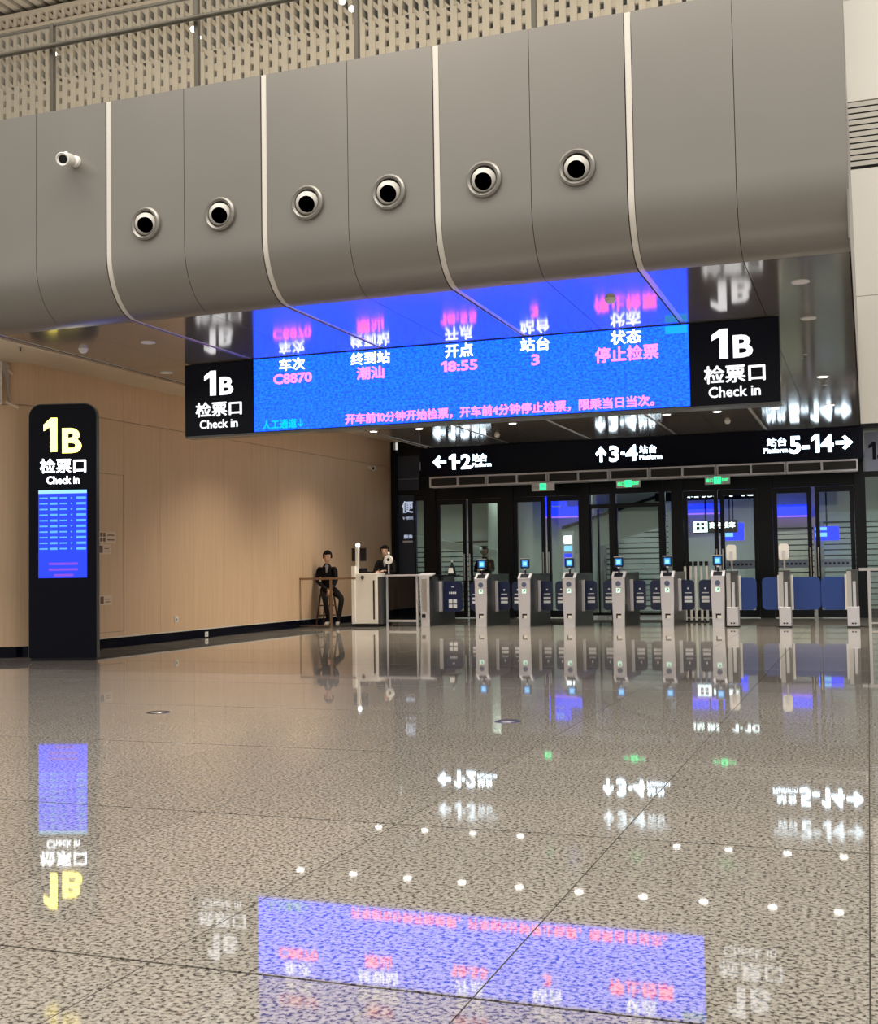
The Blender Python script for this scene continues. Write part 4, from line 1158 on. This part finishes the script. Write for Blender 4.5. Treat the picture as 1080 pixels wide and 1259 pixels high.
    for s_ in (-1, 1):
        ey.ball(head+f*r*.82+side*s_*r*.30+up*r*.04, r*.11, r*.06, r*.06, 10)
        a = head+f*r*.86+up*r*.24
        ey.tube(a+side*s_*r*.16, a+side*s_*r*.48-up*r*.02, r*.035, n=6)
    ey.build('eyes', M['hair'], t, True)
    return t, head, f, side, up

# the seated man on a tall stool
mx, my = wx(403, 21.95, 690), 21.95
J = dict(pelvis=(0, 0, .80), chest=(.0, -.03, 1.10), neck=(.01, -.05, 1.25), head=(.03, -.07, 1.395),
    shL=(.175, -.04, 1.17), elL=(.24, -.12, .92), wrL=(.25, -.34, .76), hpL=(.10, -.04, .76), knL=(.46, -.34, .57), anL=(.38, -.36, .10), toL=(.43, -.52, .05),
    shR=(-.175, -.04, 1.17), elR=(-.20, -.08, .91), wrR=(.13, -.32, .74), hpR=(-.09, -.04, .76), knR=(.13, -.42, .57), anR=(.18, -.36, .10), toR=(.18, -.53, .05))
man, hd_, f_, s_, u_ = person('person', 'man in black suit with short black hair seated on a tall stool by the wall', J, .105, (.22, -1, -.06), (mx, my, 0),
    {'L': ((-.35, -.35, -.6), (.3, -1, .3)), 'R': ((.7, -.25, -.25), (.1, -1, .5))})
MB().prism([(-.016, 1.20), (.022, 1.20), (.03, 1.04), (.005, 1.0), (-.02, 1.04)], 'y', -.158, -.146).build('tie', M['hair'], man)
t = thing('tall_stool', 'tall dark wooden stool under the seated man', 'stool', (mx-.03, my+.02, 0))
MB().lathe([(0, .675), (.14, .675), (.15, .66), (.15, .645), (.14, .635), (0, .635)], (0, 0, 0), (0, 0, 1), 28).build('seat', M['brownwood'], t, True)
for a, b in ((-1, -1), (1, -1), (1, 1), (-1, 1)):
    MB().tube((a*.17, b*.17, 0), (a*.10, b*.10, .64), .017, .02, n=10).build('leg', M['brownwood'], t, True)
for z, q in ((.22, .152), (.42, .13)):
    s = MB()
    for a, b in (((-q, -q), (q, -q)), ((q, -q), (q, q)), ((q, q), (-q, q)), ((-q, q), (-q, -q))): s.tube((a[0], a[1], z), (b[0], b[1], z), .011, n=8)
    s.build('stretcher', M['brownwood'], t)

# the attendant behind the counter
wxx, wyy = wx(475, 22.75, 690), 22.75
J2 = dict(pelvis=(0, 0, .92), chest=(0, -.02, 1.20), neck=(0, -.03, 1.36), head=(-.01, -.04, 1.50),
    shL=(.16, -.02, 1.30), elL=(.22, -.10, 1.06), wrL=(.12, -.30, 1.10), hpL=(.09, 0, .88), knL=(.10, -.02, .48), anL=(.10, 0, .09), toL=(.11, -.16, .04),
    shR=(-.16, -.02, 1.30), elR=(-.22, -.10, 1.06), wrR=(-.06, -.31, 1.08), hpR=(-.09, 0, .88), knR=(-.10, -.02, .48), anR=(-.10, 0, .09), toR=(-.11, -.16, .04))
person('person', 'attendant in black standing behind the counter, face behind the round scanner', J2, .10, (.15, -1, -.05), (wxx, wyy, 0),
    {'L': ((-.3, -.9, .1), (0, 0, 1)), 'R': ((.3, -.9, .1), (0, 0, 1))}, True, 'suit')
# round scanner on the counter
rx = wx(478, 22.02, 690)
t = thing('round_scanner', 'white ring-shaped scanner with dark centre on a stand on the counter', 'scanner', (rx, 22.02, 1.02))
MB().lathe([(0, 0), (.06, 0), (.055, .015), (.015, .02), (0, .02)], (0, 0, 0), (0, 0, 1), 20).build('foot', M['black'], t, True)
MB().tube((0, 0, .015), (.0, .0, .20), .014, n=10).build('stalk', M['silver'], t, True)
MB().lathe([(.032, -.02), (.04, -.03), (.085, -.028), (.095, -.01), (.09, .02), (0, .03)], (0, 0, .30), (0, 1, 0), 28).xf(Matrix.Diagonal((1, 1, 1, 1))).build('ring', M['white'], t, True)
MB().lathe([(0, -.018), (.036, -.018)], (0, 0, .30), (0, 1, 0), 24).build('lens', M['black'], t)
MB().ball((.0, 0, .42), .028, n=12).build('lamp', M['white'], t, True)

# a figure beyond the second glass door
fx, fy = wx(597, 26.2, 690), 26.2
J3 = dict(J2); 
person('person', 'dark-haired person in dark clothes standing behind the second glass door', J2, .10, (.2, -1, 0), (fx, fy, 0),
    {'L': ((-.3, -.9, .1), (0, 0, 1)), 'R': ((.3, -.9, .1), (0, 0, 1))}, True, 'suit')
